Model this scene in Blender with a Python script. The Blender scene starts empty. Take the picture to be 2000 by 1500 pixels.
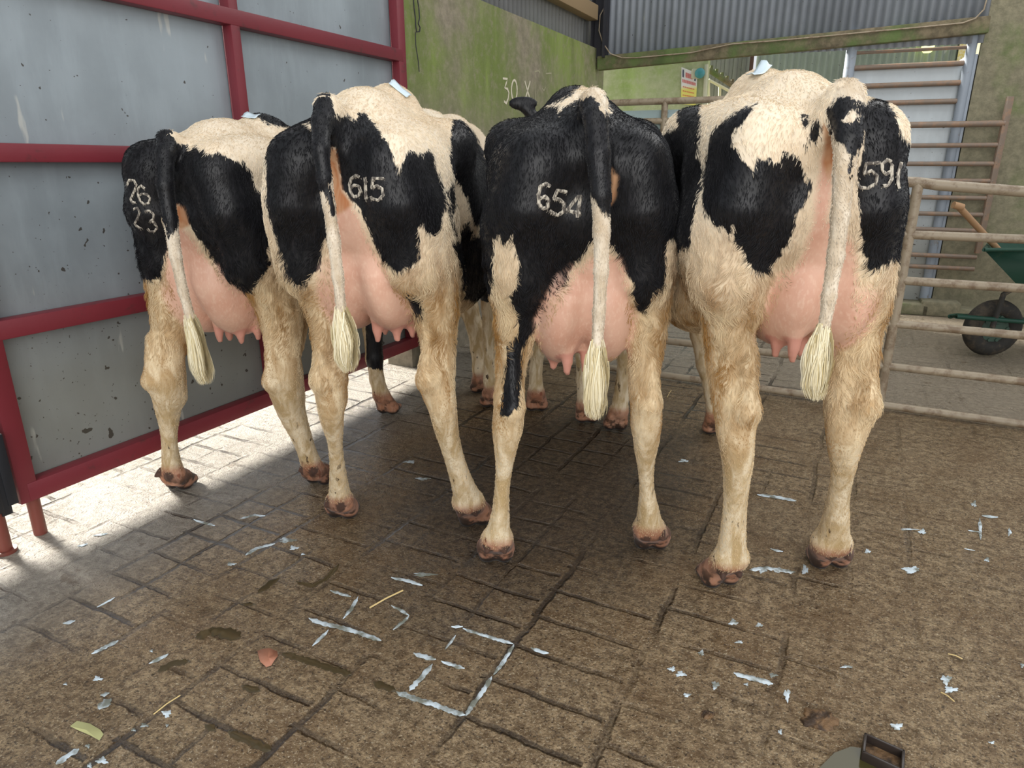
import bpy, bmesh, math, random
import numpy as np
from mathutils import Vector, Matrix
from mathutils.bvhtree import BVHTree
random.seed(7); rng = np.random.default_rng(7)
scn = bpy.context.scene
col = scn.collection
R = math.radians

# ------------------------------------------------------------------ camera, light, exposure
FPX, CXP, CYP, CAMH, PITCH = 1320.0, 1000.0, 750.0, 1.30, R(18.04)
cam_d = bpy.data.cameras.new('camera'); cam_d.sensor_width = 36; cam_d.lens = 36*FPX/2000
cam = bpy.data.objects.new('camera', cam_d); col.objects.link(cam)
cam.location = (0, 0, CAMH); cam.rotation_euler = (math.pi/2-PITCH, 0, 0)
cam_d.clip_start = .05; cam_d.clip_end = 200
scn.camera = cam
scn.view_settings.view_transform = 'Standard'; scn.view_settings.look = 'None'
scn.view_settings.gamma = 1; scn.view_settings.use_curve_mapping = False
scn.view_settings.exposure = 0.0

world = bpy.data.worlds.new('world'); scn.world = world; world.use_nodes = True
bg = world.node_tree.nodes['Background']; bg.inputs[0].default_value = (.93, .96, 1.0, 1); bg.inputs[1].default_value = 0.80

WALLA = R(27)                                        # building axis, right of straight ahead
def dirv(a): return Vector((math.sin(a), math.cos(a), 0))
AX = dirv(WALLA); PX = Vector((AX.y, -AX.x, 0))      # along the left wall / towards the right

sun_d = bpy.data.lights.new('sun', 'SUN'); sun_d.energy = 18.0; sun_d.angle = R(14); sun_d.color = (1, .96, .88)
sun = bpy.data.objects.new('sun', sun_d); col.objects.link(sun)
sd = (PX*1.0 + AX*(-.15)); sd.z = -math.tan(R(30)); sun.rotation_euler = sd.to_track_quat('-Z', 'Y').to_euler()

def area(name, loc, target, sx, sy, e, c=(1, 1, 1)):
    d = bpy.data.lights.new(name, 'AREA'); d.shape = 'RECTANGLE'; d.size = sx; d.size_y = sy; d.energy = e; d.color = c
    o = bpy.data.objects.new(name, d); col.objects.link(o); o.location = loc
    o.rotation_euler = (Vector(target)-Vector(loc)).to_track_quat('-Z', 'Y').to_euler(); return o
area('rooflight', (.3, .2, 4.2), (.2, 2.2, .8), 3.0, 1.6, 18, (1, .98, .95))
area('rooflight_far', (3.2, 4.6, 4.6), (2.6, 4.6, 0), 2.5, 2.5, 60, (1, .98, .94))

area('added_front_fill', (.4, -3.2, 2.3), (.2, 2.4, .7), 6.0, 3.2, 210, (1, .985, .96))   # unseen fill lamp added behind the viewer to brighten the cows' rears

# ------------------------------------------------------------------ helpers
cP, sP = math.cos(PITCH), math.sin(PITCH)
def ray(px, py):
    u = (px-CXP)/FPX; v = (py-CYP)/FPX
    return Vector((u, cP-v*sP, -sP-v*cP))
def atY(px, py, Y):
    r = ray(px, py); t = Y/r.y; return Vector((r.x*t, Y, CAMH+r.z*t))
def atZ(px, py, Z=0.0):
    r = ray(px, py); t = (Z-CAMH)/r.z; return Vector((r.x*t, r.y*t, Z))
def onplane(px, py, P, n):
    r = ray(px, py); C = Vector((0, 0, CAMH)); return C+r*((Vector(P)-C).dot(n)/r.dot(n))
def proj_np(P):
    x, y, z = P[:, 0], P[:, 1], P[:, 2]-CAMH
    d = y*cP-z*sP; w = y*sP+z*cP
    return CXP+FPX*x/d, CYP-FPX*w/d, d

def tag(o, label=None, cat=None, group=None, kind=None):
    if label: o['label'] = label
    if cat: o['category'] = cat
    if group: o['group'] = group
    if kind: o['kind'] = kind
    return o
def empty(name, loc=(0, 0, 0), rz=0):
    o = bpy.data.objects.new(name, None); col.objects.link(o); o.location = loc; o.rotation_euler = (0, 0, rz); return o

class MB:
    def __init__(s): s.bm = bmesh.new()
    def box(s, c, dx, dy, dz, M=None, bev=0):
        r = bmesh.ops.create_cube(s.bm, size=1)
        T = Matrix.Translation(Vector(c)) @ (M.to_4x4() if M else Matrix()) @ Matrix.Diagonal((dx, dy, dz, 1))
        bmesh.ops.transform(s.bm, matrix=T, verts=r['verts'])
        if bev:
            es = list({e for v in r['verts'] for e in v.link_edges})
            bmesh.ops.bevel(s.bm, geom=es, offset=bev, segments=2, affect='EDGES', profile=.5)
        return s
    def tube(s, pts, rad, n=14, caps=True):
        pts = [Vector(p) for p in pts]; rads = rad if isinstance(rad, (list, tuple)) else [rad]*len(pts)
        rings = []
        up = Vector((0, 0, 1))
        prev = None
        for i, p in enumerate(pts):
            d = (pts[min(i+1, len(pts)-1)]-pts[max(i-1, 0)]).normalized()
            if prev is None:
                a = d.cross(up if abs(d.z) < .95 else Vector((1, 0, 0))).normalized()
            else:
                a = (prev-d*prev.dot(d)).normalized()
            prev = a; b = d.cross(a)
            rings.append([s.bm.verts.new(p+(a*math.cos(t)+b*math.sin(t))*rads[i]) for t in [2*math.pi*k/n for k in range(n)]])
        for i in range(len(rings)-1):
            for k in range(n): s.bm.faces.new((rings[i][k], rings[i][(k+1) % n], rings[i+1][(k+1) % n], rings[i+1][k]))
        if caps: s.bm.faces.new(rings[0][::-1]); s.bm.faces.new(rings[-1])
        return s
    def poly(s, pts):
        s.bm.faces.new([s.bm.verts.new(Vector(p)) for p in pts]); return s
    def build(s, name, mat, parent=None, smooth=True, loc=None):
        bmesh.ops.recalc_face_normals(s.bm, faces=s.bm.faces)
        me = bpy.data.meshes.new(name); s.bm.to_mesh(me); s.bm.free()
        me.materials.append(mat)
        if smooth:
            me.polygons.foreach_set('use_smooth', [True]*len(me.polygons))
            try: me.set_sharp_from_angle(angle=R(40))
            except Exception: pass
        o = bpy.data.objects.new(name, me); col.objects.link(o)
        if parent: o.parent = parent
        return o

def rotz(a): return Matrix.Rotation(a, 3, 'Z')
MWALL = rotz(-WALLA)       # local y -> along AX, local x -> PX

# ------------------------------------------------------------------ materials
def mat(name, base=(.5, .5, .5), rough=.6, metal=0, spec=.5):
    m = bpy.data.materials.new(name); m.use_nodes = True
    b = m.node_tree.nodes['Principled BSDF']; b.inputs['Base Color'].default_value = (*base, 1)
    b.inputs['Roughness'].default_value = rough; b.inputs['Metallic'].default_value = metal
    b.inputs['Specular IOR Level'].default_value = spec
    return m, m.node_tree, b
class NT:
    def __init__(s, nt): s.nt = nt; s.N = nt.nodes; s.L = nt.links
    def node(s, t, **k):
        n = s.N.new(t)
        for a, b in k.items(): setattr(n, a, b)
        return n
    def put(s, sock, v):
        if hasattr(v, 'is_output') or isinstance(v, bpy.types.NodeSocket): s.L.new(v, sock)
        else: sock.default_value = v
    def math(s, op, a, b=None, clamp=False):
        n = s.node('ShaderNodeMath', operation=op, use_clamp=clamp); s.put(n.inputs[0], a)
        if b is not None: s.put(n.inputs[1], b)
        return n.outputs[0]
    def mapr(s, v, a, b, c=0., d=1.):
        n = s.node('ShaderNodeMapRange', interpolation_type='SMOOTHSTEP'); s.put(n.inputs[0], v)
        for i, q in enumerate((a, b, c, d)): s.put(n.inputs[i+1], q)
        return n.outputs[0]
    def mix(s, f, a, b, mode='MIX'):
        n = s.node('ShaderNodeMix', data_type='RGBA', blend_type=mode); s.put(n.inputs[0], f)
        for i, q in ((6, a), (7, b)):
            if isinstance(q, tuple): q = (*q, 1) if len(q) == 3 else q
            s.put(n.inputs[i], q)
        return n.outputs[2]
    def coord(s, which='Object'): return s.node('ShaderNodeTexCoord').outputs[which]
    def mapping(s, v, scale=(1, 1, 1), rot=(0, 0, 0), loc=(0, 0, 0)):
        n = s.node('ShaderNodeMapping'); s.put(n.inputs[0], v); n.inputs['Scale'].default_value = scale
        n.inputs['Rotation'].default_value = rot; n.inputs['Location'].default_value = loc; return n.outputs[0]
    def noise(s, v, scale, detail=4, rough=.55, dist=0, out=0):
        n = s.node('ShaderNodeTexNoise'); s.put(n.inputs['Vector'], v); n.inputs['Scale'].default_value = scale
        n.inputs['Detail'].default_value = detail; n.inputs['Roughness'].default_value = rough; n.inputs['Distortion'].default_value = dist
        return n.outputs[out]
    def vor(s, v, scale, feature='F1', rnd=1, out=0):
        n = s.node('ShaderNodeTexVoronoi', feature=feature); s.put(n.inputs['Vector'], v); n.inputs['Scale'].default_value = scale
        n.inputs['Randomness'].default_value = rnd; return n.outputs[out]
    def ramp(s, v, stops):
        n = s.node('ShaderNodeValToRGB'); s.put(n.inputs[0], v); e = n.color_ramp.elements
        while len(e) < len(stops): e.new(.5)
        for q, (p, c) in zip(e, stops): q.position = p; q.color = (*c, 1) if len(c) == 3 else c
        return n.outputs[0]
    def bump(s, h, strength=.3, dist=.01, normal=None):
        n = s.node('ShaderNodeBump'); s.put(n.inputs['Height'], h); n.inputs['Strength'].default_value = strength
        n.inputs['Distance'].default_value = dist
        if normal is not None: s.put(n.inputs['Normal'], normal)
        return n.outputs[0]
    def attr(s, name, out='Fac'): return s.node('ShaderNodeAttribute', attribute_name=name).outputs[out]
    def sep(s, v): return s.node('ShaderNodeSeparateXYZ') if v is None else s._sep(v)
    def _sep(s, v):
        n = s.node('ShaderNodeSeparateXYZ'); s.put(n.inputs[0], v); return n.outputs

def srgb(r, g, b):
    f = lambda c: ((c/255+.055)/1.055)**2.4 if c/255 > .04045 else c/255/12.92
    return (f(r), f(g), f(b))

# ---- coat: colour comes from attributes of the animal's own hide
def coat_material():
    m, nt, b = mat('cow_hide', rough=.6); t = NT(nt)
    co = t.coord('Object')
    hair = t.noise(t.mapping(co, (90, 90, 16)), 1, 3, .6)
    hair2 = t.noise(t.mapping(co, (26, 26, 8)), 1, 3, .6, .6)
    big = t.noise(co, 3.0, 3)
    jag = t.math('ADD', t.math('MULTIPLY', t.math('SUBTRACT', hair, .5), .030), t.math('MULTIPLY', t.math('SUBTRACT', hair2, .5), .034))
    blk = t.mapr(t.math('ADD', t.attr('black'), jag), -.0025, .0025)
    pink = t.mapr(t.math('ADD', t.attr('bare'), t.math('MULTIPLY', t.math('SUBTRACT', hair2, .5), .02)), -.012, .012)
    z = t.sep(co)[2]
    curl = t.node('ShaderNodeTexWave', wave_type='BANDS', bands_direction='Z'); t.put(curl.inputs['Vector'], co)
    curl.inputs['Scale'].default_value = 17; curl.inputs['Distortion'].default_value = 9; curl.inputs['Detail'].default_value = 3; curl.inputs['Detail Scale'].default_value = 2.2
    stain = t.mapr(z, 1.25, .80)
    cream = t.mix(t.mapr(big, .35, .75), srgb(243, 228, 204), srgb(228, 205, 172))
    legc = t.mix(t.mapr(hair2, .3, .7), srgb(178, 142, 92), srgb(232, 212, 174))
    white = t.mix(t.math('MULTIPLY', stain, .85), cream, legc)
    cannon = t.mix(t.mapr(hair2, .35, .65), srgb(186, 160, 116), srgb(232, 216, 186))
    white = t.mix(t.mapr(z, .62, .42), white, cannon)
    # muck flecks low down
    muck = t.math('MULTIPLY', t.mapr(t.noise(t.mapping(co, (40, 40, 18)), 1, 2, .5), .66, .70), t.mapr(z, .50, .15))
    white = t.mix(muck, white, srgb(70, 52, 34))
    tailm = t.attr('tail')
    white = t.mix(tailm, white, t.mix(t.mapr(hair2, .3, .7), srgb(196, 176, 148), srgb(236, 224, 204)))
    black = t.mix(t.mapr(hair, .4, .8), srgb(13, 13, 16), srgb(34, 33, 37))
    c = t.mix(blk, white, black)
    skin = t.mix(t.mapr(t.noise(co, 7, 4), .35, .7), srgb(228, 184, 160), srgb(216, 164, 140))
    skin = t.mix(t.mapr(t.noise(t.mapping(co, (120, 120, 60)), 1, 2), .45, .75, 0, .45), skin, srgb(238, 205, 180))
    skin = t.mix(t.attr('teat'), skin, srgb(212, 152, 134))
    c = t.mix(pink, c, skin)
    per = t.mapr(t.attr('perineum'), -.008, .008)
    c = t.mix(per, c, t.mix(t.mapr(hair2, .35, .6), srgb(188, 122, 78), srgb(206, 160, 122)))
    pasz = t.mapr(z, .155, .115)
    c = t.mix(t.math('MULTIPLY', pasz, .8), c, t.mix(t.mapr(big, .3, .7), srgb(176, 118, 92), srgb(160, 96, 74)))
    dirt = t.math('MULTIPLY', t.mapr(z, .16, .03), t.mapr(t.noise(co, 22, 4), .42, .58))
    c = t.mix(dirt, c, srgb(58, 40, 28))
    c = t.mix(t.math('MULTIPLY', t.attr('horn'), .85), c, srgb(52, 38, 34))
    c = t.mix(t.mapr(z, .03, .012), c, srgb(34, 24, 18))
    nt.links.new(c, b.inputs['Base Color'])
    h = t.math('ADD', t.math('MULTIPLY', hair, .35), t.math('MULTIPLY', hair2, 1.0))
    notp = t.math('SUBTRACT', 1.0, t.math('MULTIPLY', pink, .85))
    h = t.math('ADD', t.math('MULTIPLY', h, notp), t.math('MULTIPLY', t.math('MULTIPLY', t.noise(t.mapping(co, (1, 1, .6)), 16, 3, .5, 1.2), pink), 1.6))
    nt.links.new(t.bump(h, .35, .005), b.inputs['Normal'])
    rr = t.mix(blk, (.75, .75, .75), (.42, .42, .42)); rr = t.mix(pink, rr, (.5, .5, .5))
    nt.links.new(rr, b.inputs['Roughness'])
    b.inputs['Specular IOR Level'].default_value = .35
    b.inputs['Sheen Weight'].default_value = .12; b.inputs['Sheen Roughness'].default_value = .4
    return m
M_COAT = coat_material()
M_MARK, _nt, _b = mat('brand_hair', srgb(186, 176, 160), .9); _t = NT(_nt)
_nt.links.new(_t.mix(_t.mapr(_t.noise(_t.mapping(_t.coord(), (160, 160, 60)), 1, 2), .42, .62), srgb(96, 90, 84), srgb(206, 198, 182)), _b.inputs['Base Color'])
M_FUR, _nt, _b = mat('fur', (.5, .5, .5), .55); _t = NT(_nt); _nt.links.new(_t.attr('hue', 'Color'), _b.inputs['Base Color']); _b.inputs['Specular IOR Level'].default_value = .3
M_HORN, _nt, _b = mat('dewclaw_horn', srgb(58, 42, 36), .6)
M_SWITCH, _nt, _b = mat('switch_hair', srgb(222, 206, 160), .7); _t = NT(_nt)
_nt.links.new(_t.mix(_t.attr('rnd'), srgb(246, 238, 210), srgb(206, 188, 138)), _b.inputs['Base Color'])
M_TAG, _nt, _b = mat('sticker', srgb(215, 232, 240), .4)

# ------------------------------------------------------------------ signed distance modelling of one continuous animal
class Field:
    def __init__(s, lo, hi, h):
        s.lo = np.array(lo, np.float32); s.h = h
        s.n = np.ceil((np.array(hi)-lo)/h).astype(int)+1
        s.f = np.full(s.n, .3, np.float32)
        s.ax = [s.lo[i]+h*np.arange(s.n[i], dtype=np.float32) for i in range(3)]
    def _sl(s, lo, hi):
        a = np.clip(np.floor((np.array(lo)-s.lo)/s.h).astype(int), 0, s.n-1)
        b = np.clip(np.ceil((np.array(hi)-s.lo)/s.h).astype(int)+1, 1, s.n)
        return tuple(slice(i, max(j, i+1)) for i, j in zip(a, b))
    def _grid(s, sl):
        return s.ax[0][sl[0]][:, None, None], s.ax[1][sl[1]][None, :, None], s.ax[2][sl[2]][None, None, :]
    def smin(s, sl, d, k):
        f = s.f[sl]; hh = np.maximum(k-np.abs(f-d), 0)/k
        s.f[sl] = np.minimum(f, d)-hh*hh*k*.25
    def smax(s, sl, d, k):           # carve away: keep f, remove where d<0
        f = s.f[sl]; e = -d; hh = np.maximum(k-np.abs(f-e), 0)/k
        s.f[sl] = np.maximum(f, e)+hh*hh*k*.25
    def cone(s, a, b, ra, rb, k=.05, carve=False):
        a = np.array(a, np.float32); b = np.array(b, np.float32); m = max(ra, rb)+k+.03
        sl = s._sl(np.minimum(a, b)-m, np.maximum(a, b)+m); X, Y, Z = s._grid(sl)
        d = dcone(X, Y, Z, a, b, ra, rb)
        (s.smax if carve else s.smin)(sl, d, k)
    def chain(s, pts, k=.05):
        for (a, ra), (b, rb) in zip(pts[:-1], pts[1:]): s.cone(a, b, ra, rb, k)
    def ell(s, c, r, k=.08, rz=0, carve=False, rx=0):
        c = np.array(c, np.float32); r = np.array(r, np.float32); m = max(r)+k+.03
        sl = s._sl(c-m, c+m); X, Y, Z = s._grid(sl)
        d = dell(X, Y, Z, c, r, rz, rx)
        (s.smax if carve else s.smin)(sl, d, k)
def dcone(X, Y, Z, a, b, ra, rb):
    ab = b-a; L = float(ab@ab)+1e-9
    x, y, z = X-a[0], Y-a[1], Z-a[2]
    t = np.clip((x*ab[0]+y*ab[1]+z*ab[2])/L, 0, 1)
    return np.sqrt((x-t*ab[0])**2+(y-t*ab[1])**2+(z-t*ab[2])**2)-(ra+(rb-ra)*t)
def dell(X, Y, Z, c, r, rz=0, rx=0):
    x, y, z = X-c[0], Y-c[1], Z-c[2]
    if rz: cc, ss = math.cos(rz), math.sin(rz); x, y = x*cc+y*ss, -x*ss+y*cc
    if rx: cc, ss = math.cos(rx), math.sin(rx); y, z = y*cc+z*ss, -y*ss+z*cc
    k0 = np.sqrt((x/r[0])**2+(y/r[1])**2+(z/r[2])**2)+1e-6
    k1 = np.sqrt((x/r[0]**2)**2+(y/r[1]**2)**2+(z/r[2]**2)**2)+1e-6
    return k0*(k0-1)/k1

def surface_nets(F):
    f = F.f; ins = f < 0
    nx, ny, nz = f.shape
    c = ins[:-1, :-1, :-1].astype(np.uint8)
    for dx in (0, 1):
        for dy in (0, 1):
            for dz in (0, 1):
                if dx+dy+dz: c = c+ins[dx:nx-1+dx, dy:ny-1+dy, dz:nz-1+dz]
    act = (c > 0) & (c < 8)
    I, J, K = np.nonzero(act); n = len(I)
    idx = np.full(act.shape, -1, np.int32); idx[I, J, K] = np.arange(n)
    corners = [(dx, dy, dz) for dx in (0, 1) for dy in (0, 1) for dz in (0, 1)]
    V = {q: f[I+q[0], J+q[1], K+q[2]] for q in corners}
    acc = np.zeros((n, 3)); cnt = np.zeros(n)
    for q in corners:
        for ax_ in range(3):
            if q[ax_]: continue
            p = list(q); p[ax_] = 1; p = tuple(p)
            a, b = V[q], V[p]; m = (a < 0) != (b < 0)
            t = np.where(m, a/np.where(m, a-b, 1), 0)
            pos = np.tile(np.array(q, float), (n, 1)); pos[:, ax_] = t
            acc += pos*m[:, None]; cnt += m
    P = acc/cnt[:, None]+np.stack([I, J, K], 1)
    P = P*F.h+F.lo
    faces = []
    for ax_ in range(3):
        sl0 = [slice(1, -1)]*3; sl0[ax_] = slice(0, -1); sl1 = list(sl0); sl1[ax_] = slice(1, None)
        a = ins[tuple(sl0)]; b = ins[tuple(sl1)]
        u, v = (ax_+1) % 3, (ax_+2) % 3
        for flip, m in ((0, a & ~b), (1, ~a & b)):
            E = np.stack(np.nonzero(m), 1)
            off = np.array([1, 1, 1]); off[ax_] = 0; E = E+off
            q = []
            for du, dv in ((0, 0), (-1, 0), (-1, -1), (0, -1)):
                C = E.copy(); C[:, u] += du; C[:, v] += dv
                q.append(idx[C[:, 0], C[:, 1], C[:, 2]])
            q = np.stack(q, 1)
            if flip: q = q[:, ::-1]
            faces.append(q)
    Fc = np.concatenate(faces); Fc = Fc[(Fc >= 0).all(1)]
    return P, Fc

def smooth_mesh(P, Fc, it=2, lam=.5):
    E = np.concatenate([Fc[:, [0, 1]], Fc[:, [1, 2]], Fc[:, [2, 3]], Fc[:, [3, 0]]]); E = np.concatenate([E, E[:, ::-1]])
    deg = np.bincount(E[:, 0], minlength=len(P)).astype(float)
    for i in range(it):
        for w in (lam, -lam*.97):
            S = np.stack([np.bincount(E[:, 0], weights=P[E[:, 1], k], minlength=len(P)) for k in range(3)], 1)/deg[:, None]
            P = P+w*(S-P)
    return P

def poly_sd(px, py, poly):
    """signed distance to polygon, positive inside"""
    d = np.full(len(px), 1e9); inside = np.zeros(len(px), bool)
    n = len(poly)
    for i in range(n):
        ax_, ay = poly[i]; bx, by = poly[(i+1) % n]
        ex, ey = bx-ax_, by-ay; wx, wy = px-ax_, py-ay
        t = np.clip((wx*ex+wy*ey)/(ex*ex+ey*ey+1e-9), 0, 1)
        d = np.minimum(d, (wx-t*ex)**2+(wy-t*ey)**2)
        cond = ((ay > py) != (by > py)) & (px < (bx-ax_)*(py-ay)/(by-ay+1e-12)+ax_)
        inside ^= cond
    d = np.sqrt(d); return np.where(inside, d, -d)

def zoomp(pts, x0, y0, s): return [(x0+x/s, y0+y/s) for x, y in pts]

def make_cow(C):
    Tx, Ty, Tz = C['T']; hd = R(C['heading']); ch, sh = math.cos(hd), math.sin(hd); zs = Tz/1.45; ws = C.get('w', 1.0)
    def toL(W): x, y = W[0]-Tx, W[1]-Ty; return np.array([x*ch-y*sh, x*sh+y*ch, W[2]])
    def toW(P): x, y = P[:, 0], P[:, 1]; return np.stack([Tx+x*ch+y*sh, Ty-x*sh+y*ch, P[:, 2]], 1)
    F = Field((-.48, -.30, -.02), (.48, 2.55, 1.75), .0085)
    S = lambda x, y, z: (x*ws, y, z*zs)
    # torso
    bx = C.get('bx', 0); sac = C.get('sac', 0); hip = C.get('hip', 0)
    S0 = S; S = lambda x, y, z: (x*ws+bx, y, z*zs)
    F.ell(S(0, .36, 1.17), (.215*ws, .38, .23), .08)
    F.ell(S(0, .70, 1.12), (.225*ws, .42, .27), .08)
    F.ell(S(0, 1.10, 1.02), (.252*ws, .52, .385), .10)
    F.ell(S(0, 1.50, 1.00), (.22*ws, .38, .36), .10)
    F.chain([(S0(0, .08, 1.325+sac*.6), .045), (S(0, .20, 1.38+sac), .052), (S(0, .48, 1.425+sac*.8), .058), (S(0, .9, 1.40), .06), (S(0, 1.3, 1.41), .06), (S(0, 1.6, 1.41), .07)], .12)
    F.ell(S(0, .30, 1.31+sac*.6), (.21*ws, .33, .115), .08)
    for s in (-1, 1):
        F.ell(S(s*.125, .17, 1.275+hip), (.115*ws, .20, .105), .06)
        F.cone(S(0, .46, 1.37), S(s*.205, .46, 1.345), .055, .052, .08)            # hook bones
        F.cone(S(s*.205, .46, 1.345), S(s*.19, .56, 1.16), .05, .09, .08)
        F.cone(S(s*.205, .46, 1.34+hip*.7), S(s*.145, .04, 1.30+hip), .048, .055, .08)        # ridge hook to pin
        F.cone(S(s*.130, .01, 1.300+hip), S(s*.155, .02, 1.19), .046, .075, .06)       # pin bone
        F.cone(S(s*.180, .22, 1.24), S(s*.165, .22, 1.02), .078, .080, .07)       # thurl / thigh
        F.cone(S(s*.165, .07, 1.20), S(s*.165, .08, 1.0), .076, .076, .06)
        F.cone(S(s*.165, .30, 1.12), S(s*.17, .38, .90), .085, .075, .08)
    # hind legs from placed joints
    HORN = []
    for side, leg in zip((-1, 1), C['hind']):
        ft = atZ(*leg['foot']); fy = ft.y
        Ys = C.get('hockY', .10)
        zz = [0, .12, .58*zs, .75*zs, .95*zs, 1.2]; YY = [fy, fy-.05, Ty+Ys, Ty+Ys+.05, Ty+Ys+.03, Ty+.12]
        pts = []
        for (px, py, rp) in leg['pts']:
            z = .5
            for _ in range(12):
                Y = float(np.interp(z, zz, YY)); z = .5*z+.5*atY(px, py, Y).z
            W = atY(px, py, Y); dep = W.y*cP-(W.z-CAMH)*sP
            pts.append((toL(W), rp*dep/FPX))
        top = (S(side*.165, .13, 1.12), .12)
        F.cone(top[0], pts[0][0], .115, pts[0][1]*.97, .06)
        # muscle behind and in front of the lower thigh
        F.cone(S(side*.168, .36, .93), tuple(pts[1][0]+np.array([0, .05, .02])), .075, pts[1][1]*.7, .06)
        hk = pts[leg.get('hock', 3)]
        sp = []; PP = [pts[0]]+pts+[pts[-1]]
        for i in range(1, len(PP)-2):
            for q in (0, .34, .67):
                h = [np.append(np.array(p_), r_) for p_, r_ in (PP[i-1], PP[i], PP[i+1], PP[i+2])]
                v = .5*((2*h[1])+(h[2]-h[0])*q+(2*h[0]-5*h[1]+4*h[2]-h[3])*q*q+(3*h[1]-h[0]-3*h[2]+h[3])*q**3)
                sp.append((v[:3], v[3]))
        sp.append(pts[-1])
        for _ in range(1):
            sp = [sp[0]]+[((a_[0]+2*b_[0]+c_[0])/4, (a_[1]+2*b_[1]+c_[1])/4) for a_, b_, c_ in zip(sp[:-2], sp[1:-1], sp[2:])]+[sp[-1]]
        for (a, ra), (b, rb) in zip(sp[:-1], sp[1:]):
            F.cone(a, b, ra*.94-.002, rb*.94-.002, .006)
        # calcaneus and achilles
        hk = pts[leg.get('hock', 3)]
        cal = leg.get('cal', 0.)
        hp = hk[0]+np.array([cal*.020, -hk[1]+.008, .015])
        F.cone(hp, hp+np.array([0, .035, .16]), .026, .016, .03)
        F.cone(hp, hk[0]+np.array([cal*.006, 0, -.06]), .024, .022, .04)
        # forward depth of the hock
        F.cone(hk[0]+np.array([0, .03, .03]), hk[0]+np.array([0, .035, -.07]), hk[1]*.7, hk[1]*.6, .03)
        gx = -(1 if cal > 0 else -1)*.016
        F.cone(hk[0]+np.array([gx, -hk[1]*1.15-.006, .17]), hk[0]+np.array([gx, -hk[1]-.010, .045]), .006, .007, .03, carve=True)
        fet, rf = pts[-1]; g = toL(ft)
        tw = leg.get('turn', 0.); hw = leg.get('hw', .028)
        ca, sa = math.cos(tw), math.sin(tw)
        for q in (-1, 1):
            ox, oy = q*hw*ca, q*hw*sa
            top_ = (fet[0]+ox*.55, fet[1]+oy*.55, fet[2]-.01)
            heel = (g[0]+ox, g[1]+oy+.010, .054)
            toe = (g[0]+ox*1.05-sa*.06, g[1]+oy+.066, .022)
            F.cone(top_, heel, rf*.78, .033, .018)
            F.cone(heel, (heel[0], heel[1]+.008, .026), .034, .034, .012)
            F.cone(heel, toe, .032, .018, .015)
            F.cone(top_, toe, rf*.66, .016, .02)
            dz = .106
            d0 = (fet[0]*.45+g[0]*.55+q*.024*ca, fet[1]*.5+g[1]*.5-.034+q*.02*sa, dz)
            F.cone(d0, (d0[0]+q*.005, d0[1]-.024, dz-.014), .015, .0095, .006); HORN.append((np.array([d0[0]+q*.003, d0[1]-.016, dz-.006]), np.array([d0[0]+q*.005, d0[1]-.03, dz-.018])))
    # fore legs
    for side, leg in zip((-1, 1), C['fore']):
        ft = atZ(*leg['foot']); pts = []
        for (px, py, rp) in leg['pts']:
            W = atY(px, py, ft.y-.02); dep = W.y*cP-(W.z-CAMH)*sP; pts.append((toL(W), rp*dep/FPX))
        F.cone(S(side*.14, 1.45, .95), pts[0][0], .11, max(pts[0][1], .045), .06)
        F.chain([(p, r) for p, r in pts], .02)
        fet, rf = pts[-1]; g = toL(ft)
        for q in (-1, 1):
            F.cone((fet[0]+q*.02, fet[1], fet[2]), (g[0]+q*.028, g[1]+.01, .034), rf*.65, .034, .015)
            F.cone((g[0]+q*.028, g[1]+.01, .032), (g[0]+q*.03, g[1]+.08, .02), .032, .018, .015)
            F.cone((g[0]+q*.03, g[1]-.02, .095), (g[0]+q*.032, g[1]-.035, .085), .014, .010, .008)
    # neck, head, ears
    hx, hy, hz = C.get('head', (0, 2.15, 1.10))
    F.cone(S(0, 1.65, 1.22), (hx, hy-.12, hz-.02), .19, .11, .10)
    F.cone(S(0, 1.72, 1.02), (hx, hy-.10, hz-.14), .14, .09, .10)
    F.ell((hx, hy, hz-.03), (.105, .13, .12), .05)
    F.cone((hx, hy+.05, hz-.06), (hx, hy+.30, hz-.30), .085, .062, .05)
    F.ell((hx, hy+.32, hz-.33), (.075, .07, .06), .03)
    for s in (-1, 1):
        F.ell((hx+s*.165, hy-.01, hz+.01+C.get('ear', 0)), (.075, .018, .034), .015)
        F.cone((hx+s*.08, hy, hz), (hx+s*.15, hy-.01, hz+C.get('ear', 0)*.8), .035, .025, .02)
        F.ell((hx+s*.09, hy+.10, hz-.07), (.025, .03, .025), .015)
    # udder with two halves and teats
    U = []
    ux, uz, uw, uh = C['udder']
    uy = C.get('udy', .24)
    for s, oz in zip((-1, 1), C.get('udz', (0, 0))):
        c_ = np.array([ux+s*uw*.44, uy, uz+uh*.5+oz]); r_ = np.array([uw*.62, .21, uh*.52]); U.append(('e', c_, r_))
    upx = C.get('udtop', ux)
    for a in (('c', np.array([upx, .10, 1.12*zs]), np.array([ux*.7+upx*.3, .12, uz+uh*.62]), .05, uw*.62),):
        U.append(a)
    for i, u in enumerate(U):
        if u[0] == 'e': F.ell(u[1], u[2], .018)
        else: F.cone(u[1], u[2], u[3], u[4], .06)
    F.cone((ux, uy-.225, uz+uh*.72), (ux, uy-.19, uz+.03), .013, .020, .05, carve=True)
    F.cone((ux, uy-.02, uz-.035), (ux, uy-.20, uz+.01), .02, .014, .04, carve=True)
    teats = []
    for (px, py, yl, ln) in C['teats']:
        W = atY(px, py, Ty+yl*ch); p = toL(W); teats.append(p)
        F.cone(p+np.array([0, 0, .05]), p, .020, .0150, .015)
        F.cone(p, p-np.array([0, 0, ln*.55]), .0140, .0105, .006)
    F.cone(S(C.get('cleft', 0), -.09, 1.24), S(C.get('cleft', 0), -.045, 1.02), .035, .035, .05, carve=True)
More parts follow.
